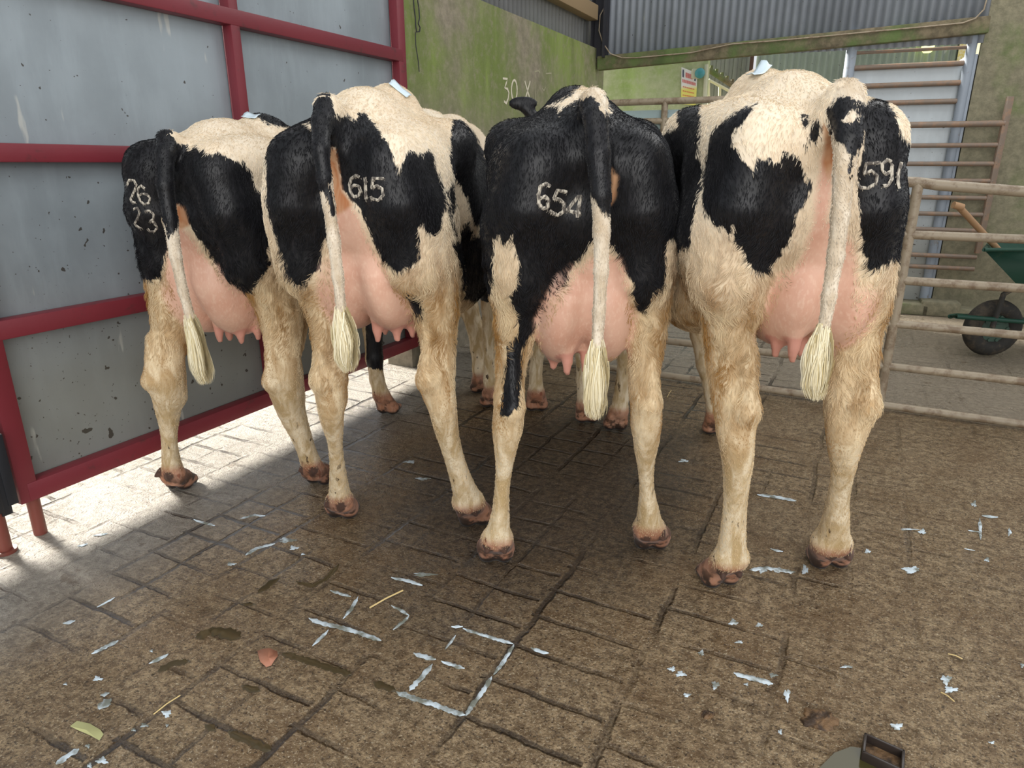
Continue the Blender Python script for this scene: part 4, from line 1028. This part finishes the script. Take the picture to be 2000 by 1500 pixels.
# yellow lamp high on the far wall
M_LAMP = bpy.data.materials.new('lamp_glow'); M_LAMP.use_nodes = True; q = M_LAMP.node_tree.nodes['Principled BSDF']
q.inputs['Base Color'].default_value = (1, 1, .55, 1); q.inputs['Emission Color'].default_value = (.95, 1, .35, 1); q.inputs['Emission Strength'].default_value = 1.6
yl = empty('shed_lamp', atY(1813, 85, 10.85)); tag(yl, 'glowing yellow lamp hanging in front of the far corrugated wall', 'lamp')
mb = MB(); c_ = atY(1813, 88, 10.85)
mb.tube([c_+Vector((0, 0, .16)), c_+Vector((0, 0, .08)), c_+Vector((0, 0, -.06)), c_+Vector((0, 0, -.10))], [.03, .085, .085, .05], 16); child(mb.build('glass', M_LAMP, None), yl)
child(MB().tube([c_+Vector((0, 0, .15)), c_+Vector((0, 0, .26))], .03, 10).build('holder', M_DARKSTEEL, None), yl)
# poster
M_POST, nt_, b_ = mat('poster_print', (1, 1, 1), .5); t = NT(nt_); gx, gy, gz = t.sep(t.coord('Generated'))
br = t.node('ShaderNodeTexBrick'); t.put(br.inputs['Vector'], t.coord('Generated')); br.inputs['Scale'].default_value = 6
nz = t.noise(t.coord('Generated'), 9, 3)
cc = t.mix(t.mapr(nz, .45, .55), srgb(232, 226, 190), srgb(222, 204, 110)); cc = t.mix(t.mapr(gx, .76, .8), cc, srgb(70, 130, 190)); nt_.links.new(cc, b_.inputs['Base Color'])
pa, pb = atY(1868, 122, 10.95), atY(1898, 72, 10.95)
o = MB().box(((pa.x+pb.x)/2, 10.95, (pa.z+pb.z)/2), pb.x-pa.x, .01, pb.z-pa.z).build('poster', M_POST, smooth=False); tag(o, 'yellow and blue printed poster on the far corrugated wall', 'poster')

# --- white sheeted rail gate under the right end of the beam
M_WSHEET = sheet_mat('pale_sheet', srgb(186, 194, 198), metal=.05, rough=.5)
M_LPOST = paint_mat('pale_blue_post', srgb(150, 160, 172), srgb(132, 128, 120), .5)
G2 = OA-ON*.02
def ong(px, py, d=0): return onplane(px, py, G2+ON*d, ON)
ug = lambda px, py: (ong(px, py)-G2).dot(OD)
def gl(u, d, z): return G2+OD*u+ON*d+Vector((0, 0, z))
gg = empty('railed_sheet_gate', gl(ug(1780, 300), 0, 0)); tag(gg, 'tall pale sheeted gate with brown tube rails right of the cream cow', 'gate')
uL, uR = ug(1672, 110), ug(1895, 110); uS = ug(1900, 240)
ztop = ong(1780, 128).z; zthin = ong(1780, 98).z
mb = MB(); a0, a1 = gl(uL, -.03, 0), gl(uR+.03, -.03, 0)
rotG = OROT
mb.box(((uL+uR)/2, 0, ztop/2+.03), uR-uL, .012, ztop-.06); o = mb.build('sheet_panel', M_WSHEET, None, smooth=False); o.location = G2-ON*.04; o.rotation_euler = (0, 0, rotG); child(o, gg)
for py in (98, 128, 165, 200):
    z = ong(1780, py).z; child(MB().tube([gl(uL, .0, z), gl(uR, .0, z)], .022 if py > 100 else .014, 10).build('rail', M_TUBE2, None), gg)
for px, py in ((1664, 95), (1897, 95)):
    u = ug(px, py); child(MB().tube([gl(u, .0, 0), gl(u, .0, ong(px, 60).z)], .045 if px < 1700 else .038, 14).build('post', M_LPOST, None), gg)
gpst = MB().box((-.042, .19, 1.08), .07, .36, 2.16).build('steel_post', M_LPOST, smooth=False); gpst.location = OA+OD*uc; gpst.rotation_euler = (0, 0, OROT)
tag(gpst, 'plain pale grey steel post closing the edge of the block wall behind the pale gate', 'post')
# --- tube hurdle leaning in front of it
G3 = OA+ON*.10
def ong3(px, py): return onplane(px, py, G3, ON)
def gl3(u, z): return G3+OD*u+Vector((0, 0, z))
u3 = lambda px, py: (ong3(px, py)-G3).dot(OD)
hg = empty('tube_hurdle', gl3(u3(1800, 400), 0)); tag(hg, 'brown tube hurdle of nine rails standing before the pale sheeted gate', 'gate')
ua, ub = u3(1500, 300), u3(1950, 300)
for py in (243, 284, 320, 353, 386, 418, 449, 500, 523):
    z = ong3(1850, py).z; child(MB().tube([gl3(ua, z), gl3(ub, z)], .026 if py < 250 else .02, 10).build('rail', M_TUBE2, None), hg)
child(MB().box((0, 0, ong3(1945, 300).z*.5+.5), .05, .03, ong3(1950, 243).z-.35, bev=.004).build('end_bar', M_TUBE2, None), hg).location = gl3(ub, 0)
bpy.context.view_layer.update()

# --- low tube rail with pale boards seen between the third and fourth cow
G4 = OA+ON*.35
def ong4(px, py): return onplane(px, py, G4, ON)
pr = empty('railed_barrier', ong4(1260, 215)-Vector((0, 0, ong4(1260, 215).z))); tag(pr, 'tube-railed barrier with pale blue boards under the pale green wall', 'barrier')
za, zb = ong4(1230, 200).z, ong4(1310, 236).z; z0 = ong4(1175, 192); z1_ = ong4(1360, 214)
e = z0.copy(); f = z1_+(z1_-z0)*.5
hz = lambda p, z: Vector((p.x, p.y, z))
child(MB().tube([hz(e, za), hz(f, za)], .030, 10).build('rail', M_TUBE, None), pr)
child(MB().tube([hz(e, zb), hz(f, zb)], .028, 10).build('rail', M_TUBE, None), pr)
M_BLUEB = paint_mat('pale_blue_board', srgb(178, 200, 202), srgb(150, 160, 160), .6)
p_ = ong4(1297, 230)
child(MB().tube([hz(p_, za), hz(p_, 0)], .03, 10).build('post', M_TUBE, None), pr)
dlen = (f-e).length
o = MB().box((dlen/2, 0, za/2-.03), dlen, .012, za-.08).build('board', M_BLUEB, None, smooth=False); o.location = hz(e, 0)-ON*.05; o.rotation_euler = (0, 0, OROT); child(o, pr)

# --- galvanised tube gate across the yard
PG = atZ(1715, 800); GD = dirv(R(117))
if GD.x < 0: GD = -GD
GN = Vector((-GD.y, GD.x, 0))
tg = empty('tube_gate', PG); tag(tg, 'dusty galvanised tube gate with six rails closing the right side', 'gate')
for z, rr in ((1.19, .026), (.955, .022), (.72, .022), (.488, .021), (.253, .021), (.030, .021)):
    if z > 1.1: pts = [PG+GD*u+Vector((0, 0, zz)) for u, zz in ((-2.6, 1.19), (-.1, 1.215), (.0, 1.212), (.08, 1.20), (.3, 1.185), (1.5, 1.10))]
    else: pts = [PG+GD*u+Vector((0, 0, z)) for u in (-2.6, 0, 1.5)]
    child(MB().tube(pts, rr, 14).build('rail', M_TUBE, None), tg)
for u in (-2.6, 0, 1.5):
    p = PG+GD*u; child(MB().tube([p+Vector((0, 0, 0)), p+Vector((0, 0, 1.205 if u <= 0 else 1.1))], .025, 14).build('post', M_TUBE, None), tg)
M_LEDGE = conc_mat('wet_kerb', srgb(110, 98, 80), srgb(80, 70, 56), srgb(80, 80, 50), .7, .8)

# --- timber post and dark corner behind the sheeted gate
o = MB().tube([wl(2.60, .10, 0), wl(2.60, .10, .9)], [.075, .07], 14).build('timber_post', M_TIMBER); tag(o, 'short thick timber post at the far end of the red-framed gate', 'post')

# --- wheelbarrow beyond the tube gate
M_GREEN = paint_mat('dark_green_paint', srgb(24, 66, 52), srgb(60, 76, 60), .45)
M_TYRE = paint_mat('muddy_tyre', srgb(44, 42, 38), srgb(82, 72, 58), .8, 12, .45, .65)
M_RIM = paint_mat('green_rim', srgb(60, 82, 70), srgb(90, 88, 74), .5)
M_WOOD = paint_mat('wooden_handle', srgb(168, 132, 96), srgb(120, 90, 64), .6)
wc = atY(1938, 640, 4.63); wb = empty('wheelbarrow', (wc.x, wc.y, 0)); tag(wb, 'dark green wheelbarrow with one fat muddy tyre behind the tube gate', 'wheelbarrow')
rW = wc.z-.01
wr = MB(); n1, n2 = 40, 14; R0 = rW-.055
rings = []
for i in range(n1):
    a = 2*math.pi*i/n1; rings.append([wr.bm.verts.new(((R0+.058*math.cos(b))*math.cos(a), .055*math.sin(b), wc.z+(R0+.058*math.cos(b))*math.sin(a))) for b in [2*math.pi*k/n2 for k in range(n2)]])
for i in range(n1):
    for k in range(n2): wr.bm.faces.new((rings[i][k], rings[(i+1) % n1][k], rings[(i+1) % n1][(k+1) % n2], rings[i][(k+1) % n2]))
ty = wr.build('tyre', M_TYRE, wb)
rm = MB().tube([(0, -.028, wc.z), (0, .028, wc.z)], R0-.045, 32).tube([(0, -.05, wc.z), (0, .05, wc.z)], .035, 16)
for k in range(10):
    a = 2*math.pi*k/10; rm.tube([(.085*math.cos(a), -.036, wc.z+.085*math.sin(a)), (.085*math.cos(a), -.024, wc.z+.085*math.sin(a))], .012, 8)
rm.build('rim', M_RIM, wb)
lp_ = lambda px, py, Y: atY(px, py, Y)-Vector((wc.x, wc.y, 0))
MB().tube([lp_(2120, 634, 4.50), lp_(1990, 628, 4.50), lp_(1868, 618, 4.50), lp_(1856, 618, 4.56), lp_(1868, 616, 4.74), lp_(2120, 632, 4.76)], .016, 10).build('frame', M_GREEN, wb)
MB().tube([lp_(1938, 640, 4.5), lp_(1960, 575, 4.52), lp_(2010, 545, 4.52)], .018, 10).tube([lp_(1938, 640, 4.76), lp_(1960, 575, 4.74), lp_(2010, 545, 4.74)], .018, 10).build('wheel_fork', M_TYRE, wb)
tr = MB(); tt = [lp_(1922, 488, 4.30), lp_(2230, 520, 4.30), lp_(2230, 500, 4.95), lp_(1935, 482, 4.95)]; bb = [lp_(1990, 560, 4.45), lp_(2160, 575, 4.45), lp_(2160, 560, 4.85), lp_(1990, 552, 4.85)]
zt = tt[0].z; tt = [Vector((p.x, p.y, zt)) for p in tt]; zb2 = bb[0].z; bb = [Vector((p.x, p.y, zb2)) for p in bb]
v1 = [tr.bm.verts.new(p) for p in tt]; v2 = [tr.bm.verts.new(p) for p in bb]
for k in range(4): tr.bm.faces.new((v1[k], v1[(k+1) % 4], v2[(k+1) % 4], v2[k]))
tr.bm.faces.new(v2); tro = tr.build('tray', M_GREEN, wb); tro.modifiers.new('t', 'SOLIDIFY').thickness = .012
MB().tube([tt[0], tt[1], tt[2], tt[3], tt[0]], .012, 8).build('tray_rim', M_GREEN, wb)
for yy in (4.45, 4.85): MB().tube([lp_(2140, 600, yy), lp_(2170, 700, yy)], .016, 8).build('leg', M_GREEN, wb)
th = empty('tool_handle', atY(1960, 500, 4.55)); tag(th, 'long wooden tool handle leaning out of the wheelbarrow', 'tool')
child(MB().tube([atY(1862, 400, 4.35), atY(1880, 405, 4.35)], .022, 10).build('grip', M_WOOD, None), th)
child(MB().tube([atY(1872, 403, 4.35), atY(1950, 488, 4.5), atY(1990, 532, 4.6)], .019, 12).build('shaft', M_WOOD, None), th)

# --- outside ground strip beyond the sheeted gate is the same floor; milk, puddle and small litter
M_MILK, nt_, b_ = mat('milk', srgb(196, 212, 222), .18); t = NT(nt_)
nt_.links.new(t.mix(t.mapr(t.noise(t.coord(), 22, 3), .40, .62), srgb(214, 228, 236), srgb(128, 132, 122)), b_.inputs['Base Color'])
def ribbon(mb, pts, wpx, z=.0035, seed=0):
    rr = random.Random(seed); fine = []
    for a, b in zip(pts[:-1], pts[1:]):
        n = max(2, int(math.dist(a, b)/4)); fine += [(a[0]+(b[0]-a[0])*i/n, a[1]+(b[1]-a[1])*i/n) for i in range(n)]
    fine.append(pts[-1]); prev = None; G = [atZ(*p, z) for p in fine]; n = len(G)
    wm = wpx*1.35
    for i, p in enumerate(G):
        d = (G[min(i+1, n-1)]-G[max(i-1, 0)]).normalized(); s = Vector((-d.y, d.x, 0))
        e = min(1, (i+.3)/2.5, (n-1-i+.3)/2.5)
        w1 = wm*.5*e*(.65+.6*rr.random()); w2 = wm*.5*e*(.65+.6*rr.random())
        v = (mb.bm.verts.new(p-s*w1+Vector((0, 0, -.0015))), mb.bm.verts.new(p+Vector((0, 0, .0008))), mb.bm.verts.new(p+s*w2+Vector((0, 0, -.0015))))
        if prev: mb.bm.faces.new((prev[0], prev[1], v[1], v[0])); mb.bm.faces.new((prev[1], prev[2], v[2], v[1]))
        prev = v
def blob(mb, px, py, rx, ry, seed, z=.003):
    rr = random.Random(seed); n = 26; c_ = atZ(px, py, z); vs = []
    ph = rr.random()*6; p2 = rr.random()*6
    for k in range(n):
        a = 2*math.pi*k/n; q = .82+.25*math.sin(3*a+ph)+.18*math.sin(7*a+p2)+.12*rr.random(); vs.append(mb.bm.verts.new(atZ(px+rx*q*math.cos(a), py+ry*q*math.sin(a), z-.0015)))
    c0 = mb.bm.verts.new(c_+Vector((0, 0, .001)))
    for k in range(n): mb.bm.faces.new((c0, vs[k], vs[(k+1) % n]))
za_ = lambda L: zoomp(L, 400, 1100, 2.857)
mb = MB()
for i, (L, w_) in enumerate([
    ([(1040, 78), (1130, 95), (1215, 122)], .011), ([(700, 150), (760, 168), (815, 185)], .010), ([(855, 185), (820, 250), (770, 310)], .009), ([(1040, 235), (1100, 262), (1140, 290)], .009),
    ([(580, 305), (660, 335), (740, 350), (860, 385), (985, 430)], .013), ([(1140, 290), (1100, 330), (1050, 370)], .009), ([(690, 370), (640, 420), (600, 460)], .009),
    ([(1375, 352), (1440, 352)], .013), ([(1440, 362), (1540, 395), (1640, 425), (1720, 448)], .010), ([(1725, 450), (1690, 510), (1650, 570), (1610, 620)], .009),
    ([(1165, 500), (1230, 520), (1290, 535)], .013), ([(1320, 545), (1380, 565), (1450, 585)], .010), ([(1270, 560), (1220, 620), (1140, 710)], .012), ([(1340, 480), (1400, 400)], .007),
    ([(1600, 630), (1560, 700), (1500, 780), (1455, 850)], .010), ([(1070, 715), (1180, 755), (1290, 790), (1370, 820), (1455, 845)], .012),
    ([(1820, 470), (1870, 490), (1920, 500)], .012)]):
    ribbon(mb, za_(L), w_, seed=i)
zb_ = lambda L: zoomp(L, 0, 1000, 2.857)
for i, (L, w_) in enumerate([([(510, 790), (560, 765), (660, 715)], .012), ([(830, 845), (880, 820), (940, 790)], .011), ([(310, 1405), (370, 1360), (440, 1320)], .014),
    ([(550, 1100), (590, 1060), (620, 1040)], .022), ([(560, 1020), (610, 1008)], .014), ([(1370, 240), (1430, 200), (1535, 175)], .013), ([(1340, 35), (1420, 15), (1480, 20)], .012), ([(430, 190), (490, 175)], .012), ([(520, 130), (600, 118)], .012), ([(1080, 40), (1200, 75)], .010), ([(350, 620), (420, 605)], .014), ([(540, 530), (640, 475)], .008)]):
    ribbon(mb, zb_(L), w_, seed=50+i)
for i, (x, y, rx, ry) in enumerate([(545, 930, 28, 14), (930, 1125, 26, 22), (805, 1190, 24, 12), (745, 1215, 14, 10), (570, 1388, 34, 20), (500, 1415, 14, 16), (490, 1305, 14, 12), (1640, 200, 26, 12), (1690, 235, 12, 6), (1290, 290, 26, 10), (365, 960, 12, 8), (845, 775, 10, 8), (932, 1190, 9, 9)]):
    q = zb_([(x, y)])[0]; blob(mb, *q, rx/2.857, ry/2.857, 100+i)
zc_ = lambda L: zoomp(L, 1300, 1100, 2.857)
for i, (x, y, rx, ry) in enumerate([(378, 330, 26, 18), (522, 345, 20, 12), (35, 590, 22, 14), (85, 618, 30, 16), (278, 680, 22, 24), (120, 735, 22, 12), (1010, 577, 34, 9), (1565, 650, 30, 28), (1590, 705, 40, 18), (1290, 910, 36, 20), (1990, 570, 12, 14), (678, 735, 18, 36), (1370, 38, 44, 18), (640, 40, 34, 14), (700, 50, 24, 8), (775, 40, 14, 20), (200, 500, 16, 16), (410, 440, 24, 8), (600, 625, 24, 12), (1820, 1000, 18, 8), (640, 940, 12, 16), (540, 40, 22, 16), (450, 675, 14, 8)]):
    q = zc_([(x, y)])[0]; blob(mb, *q, rx/2.857, ry/2.857, 200+i)
ribbon(mb, zc_([(380, 610), (450, 632), (540, 655), (600, 672)]), .014, seed=300)
zd_ = lambda L: zoomp(L, 1250, 700, 2.667)
for i, (L, w_) in enumerate([([(610, 708), (700, 718), (815, 740)], .020), ([(1780, 818), (1865, 825)], .016), ([(1710, 895), (1770, 902)], .010), ([(1770, 830), (1775, 945)], .008), ([(1690, 990), (750, 1000)][:1]+[(1745, 1000)], .004), ([(680, 990), (745, 1005)], .012), ([(570, 1100), (660, 1090), (800, 1110)], .016)]):
    ribbon(mb, zd_(L), w_, seed=320+i)
for i, (x, y, rx, ry) in enumerate([(1470, 902, 20, 14), (1740, 758, 14, 16), (1808, 1048, 14, 12), (1185, 1005, 16, 12), (1925, 905, 10, 20), (860, 1100, 16, 26), (1410, 1100, 40, 18), (1400, 890, 50, 5)]):
    q = zd_([(x, y)])[0]; blob(mb, *q, rx/2.667, ry/2.667, 350+i)
for i, (x, y, rx, ry) in enumerate([(828, 1122, 22, 4), (826, 935, 14, 3), (800, 902, 12, 3), (560, 1055, 16, 5), (1335, 900, 10, 3)]): blob(mb, x, y, rx, ry, 400+i)
o = mb.build('spilled_milk', M_MILK); tag(o, 'splashes and grooves full of spilt whitish milk on the yard floor', 'milk', kind='stuff')

M_PUD, _n, _b = mat('puddle_water', srgb(70, 66, 38), .10); _b.inputs['Specular IOR Level'].default_value = .25
mb = MB(); P = [(1585, 1545), (1600, 1500), (1630, 1470), (1662, 1458), (1690, 1462), (1700, 1475), (1740, 1492), (1768, 1508), (1780, 1545)]
mb.poly([atZ(*p, .003) for p in P]); o = mb.build('puddle', M_PUD, smooth=False); tag(o, 'shallow murky green puddle beside the square drain frame', 'puddle', kind='stuff')
# dark water lying in worn joints
M_WET, _n, _b = mat('dirty_water', srgb(78, 68, 48), .08)
mb = MB()
for i, (L, w_) in enumerate([(([(1090, 700), (1180, 660), (1240, 665), (1340, 700)]), .030), (([(1440, 450), (1500, 400), (1560, 365)]), .020), (([(1350, 510), (1430, 515)]), .014), (([(1650, 385), (1740, 410), (1820, 370), (1890, 290)]), .014), (([(880, 890), (960, 840), (1060, 830)]), .018)]):
    ribbon(mb, zb_(L), w_, z=.003, seed=500+i)
for i, L in enumerate([[(430, 500), (520, 525), (660, 570), (820, 620)], [(940, 662), (1070, 712)], [(0, 900), (60, 930)], [(130, 935), (250, 990), (370, 1045)], [(205, 680), (310, 712)]]):
    ribbon(mb, za_(L), .016, z=.003, seed=520+i)
o = mb.build('dirty_water', M_WET); tag(o, 'thin streaks of dirty water lying in the joints of the floor', 'water', kind='stuff')
# drain frame
M_CAST = paint_mat('wet_cast_iron', srgb(52, 44, 40), srgb(84, 70, 58), .3)
dr = [atZ(1690, 1437, .02), atZ(1764, 1470, .02), atZ(1762, 1508, .02), atZ(1686, 1472, .02)]
de = empty('floor_drain', (dr[0].x, dr[0].y, 0)); tag(de, 'square iron drain frame set in the wet floor by the puddle', 'drain')
mb = MB()
for k in range(4):
    a, b = dr[k], dr[(k+1) % 4]; d = b-a; M = Matrix((d.normalized(), Vector((-d.normalized().y, d.normalized().x, 0)), Vector((0, 0, 1)))).transposed()
    mb.box((a+b)/2-Vector((0, 0, .008)), d.length+.006, .007, .030, M=M, bev=.002)
child(mb.build('frame', M_CAST, None), de)
M_MUCK, nt_, b_ = mat('muck', srgb(70, 52, 36), .6); t = NT(nt_); nt_.links.new(t.bump(t.noise(t.coord(), 60, 5), .8, .01), b_.inputs['Normal'])
nt_.links.new(t.mix(t.mapr(t.noise(t.coord(), 30, 4), .4, .6), srgb(60, 44, 30), srgb(120, 92, 62)), b_.inputs['Base Color'])
child(MB().poly([p-Vector((0, 0, .014)) for p in dr]).build('silt', M_MUCK, None, smooth=False), de)
def lump(name, px, py, r_, h, seed, label):
    bm_ = MB(); bmesh.ops.create_icosphere(bm_.bm, subdivisions=4, radius=1); rr = random.Random(seed); ph = [rr.random()*6 for _ in range(6)]
    for v in bm_.bm.verts:
        c = v.co; k = 1+.22*math.sin(3*c.x+ph[0])*math.cos(4*c.y+ph[1])+.14*math.sin(9*c.x+ph[2])*math.sin(8*c.y+ph[3])
        v.co = Vector((c.x*r_*k, c.y*r_*k*.75, max(c.z, -.05)*h*k*(1+.3*math.sin(12*c.x+ph[4])*math.cos(11*c.y))))
    o = bm_.build(name, M_MUCK); o.location = atZ(px, py, .0); tag(o, label, 'muck'); return o
lump('muck_clod', 1600, 1405, .045, .010, 1, 'flat dark clod of muck left of the square drain')
lump('muck_clod', 1382, 1397, .016, .008, 2, 'small round dark clod of muck on the bare floor, left of the big clod')
# leaf and straws
M_LEAF = paint_mat('dry_leaf', srgb(184, 126, 100), srgb(150, 98, 76), .6)
lf = [(503, 1272), (512, 1268), (525, 1266), (541, 1272), (543, 1281), (536, 1290), (530, 1300), (520, 1303), (508, 1292), (505, 1282)]
mb = MB(); c0 = mb.bm.verts.new(atZ(524, 1284, .007)); vs = [mb.bm.verts.new(atZ(x, y, .004+.012*((i*7) % 3)/2)) for i, (x, y) in enumerate(lf)]
for k in range(len(vs)): mb.bm.faces.new((c0, vs[k], vs[(k+1) % len(vs)]))
o = mb.build('dry_leaf', M_LEAF); o.modifiers.new('t', 'SOLIDIFY').thickness = .001; tag(o, 'curled reddish brown dry leaf on the floor joint in the foreground', 'leaf')
M_STRAW, _n, _b = mat('straw', srgb(226, 200, 140), .6)
for i, (a, b, lab) in enumerate([((722, 1187), (787, 1153), 'thick pale straw lying across the milky groove in the foreground'), ((1838, 1352), (1864, 1370), 'short straw beside the milk splash on the lower right'),
                     ((1852, 1277), (1880, 1287), 'thin straw on bare concrete in the right foreground'), ((1303, 776), (1311, 762), 'tiny straw by the bottom rail between the third and fourth cow'), ((300, 1395), (352, 1358), 'long thin brown straw in the left foreground')]):
    A, B = atZ(*a, .006), atZ(*b, .008); M_ = (A+B)/2+Vector((0, 0, .003))
    o = MB().tube([A, M_, B], .0026 if i == 0 else .0016, 7).build('straw', M_STRAW); tag(o, lab, 'straw')
M_PEEL, _n, _b = mat('yellowed_leaf', srgb(196, 196, 140), .5)
mb = MB(); q = zb_([(390, 1195), (430, 1165), (500, 1180), (560, 1215), (578, 1240), (555, 1275), (500, 1245), (430, 1215)]); c0 = mb.bm.verts.new(atZ(*zb_([(480, 1215)])[0], .012)); vs = [mb.bm.verts.new(atZ(x, y, .003)) for x, y in q]
for k in range(len(vs)): mb.bm.faces.new((c0, vs[k], vs[(k+1) % len(vs)]))
o = mb.build('yellow_leaf', M_PEEL); tag(o, 'soft yellowish leaf lying in milk at the lower left', 'leaf')

#ENDBG
for C in COWS: make_cow(C)
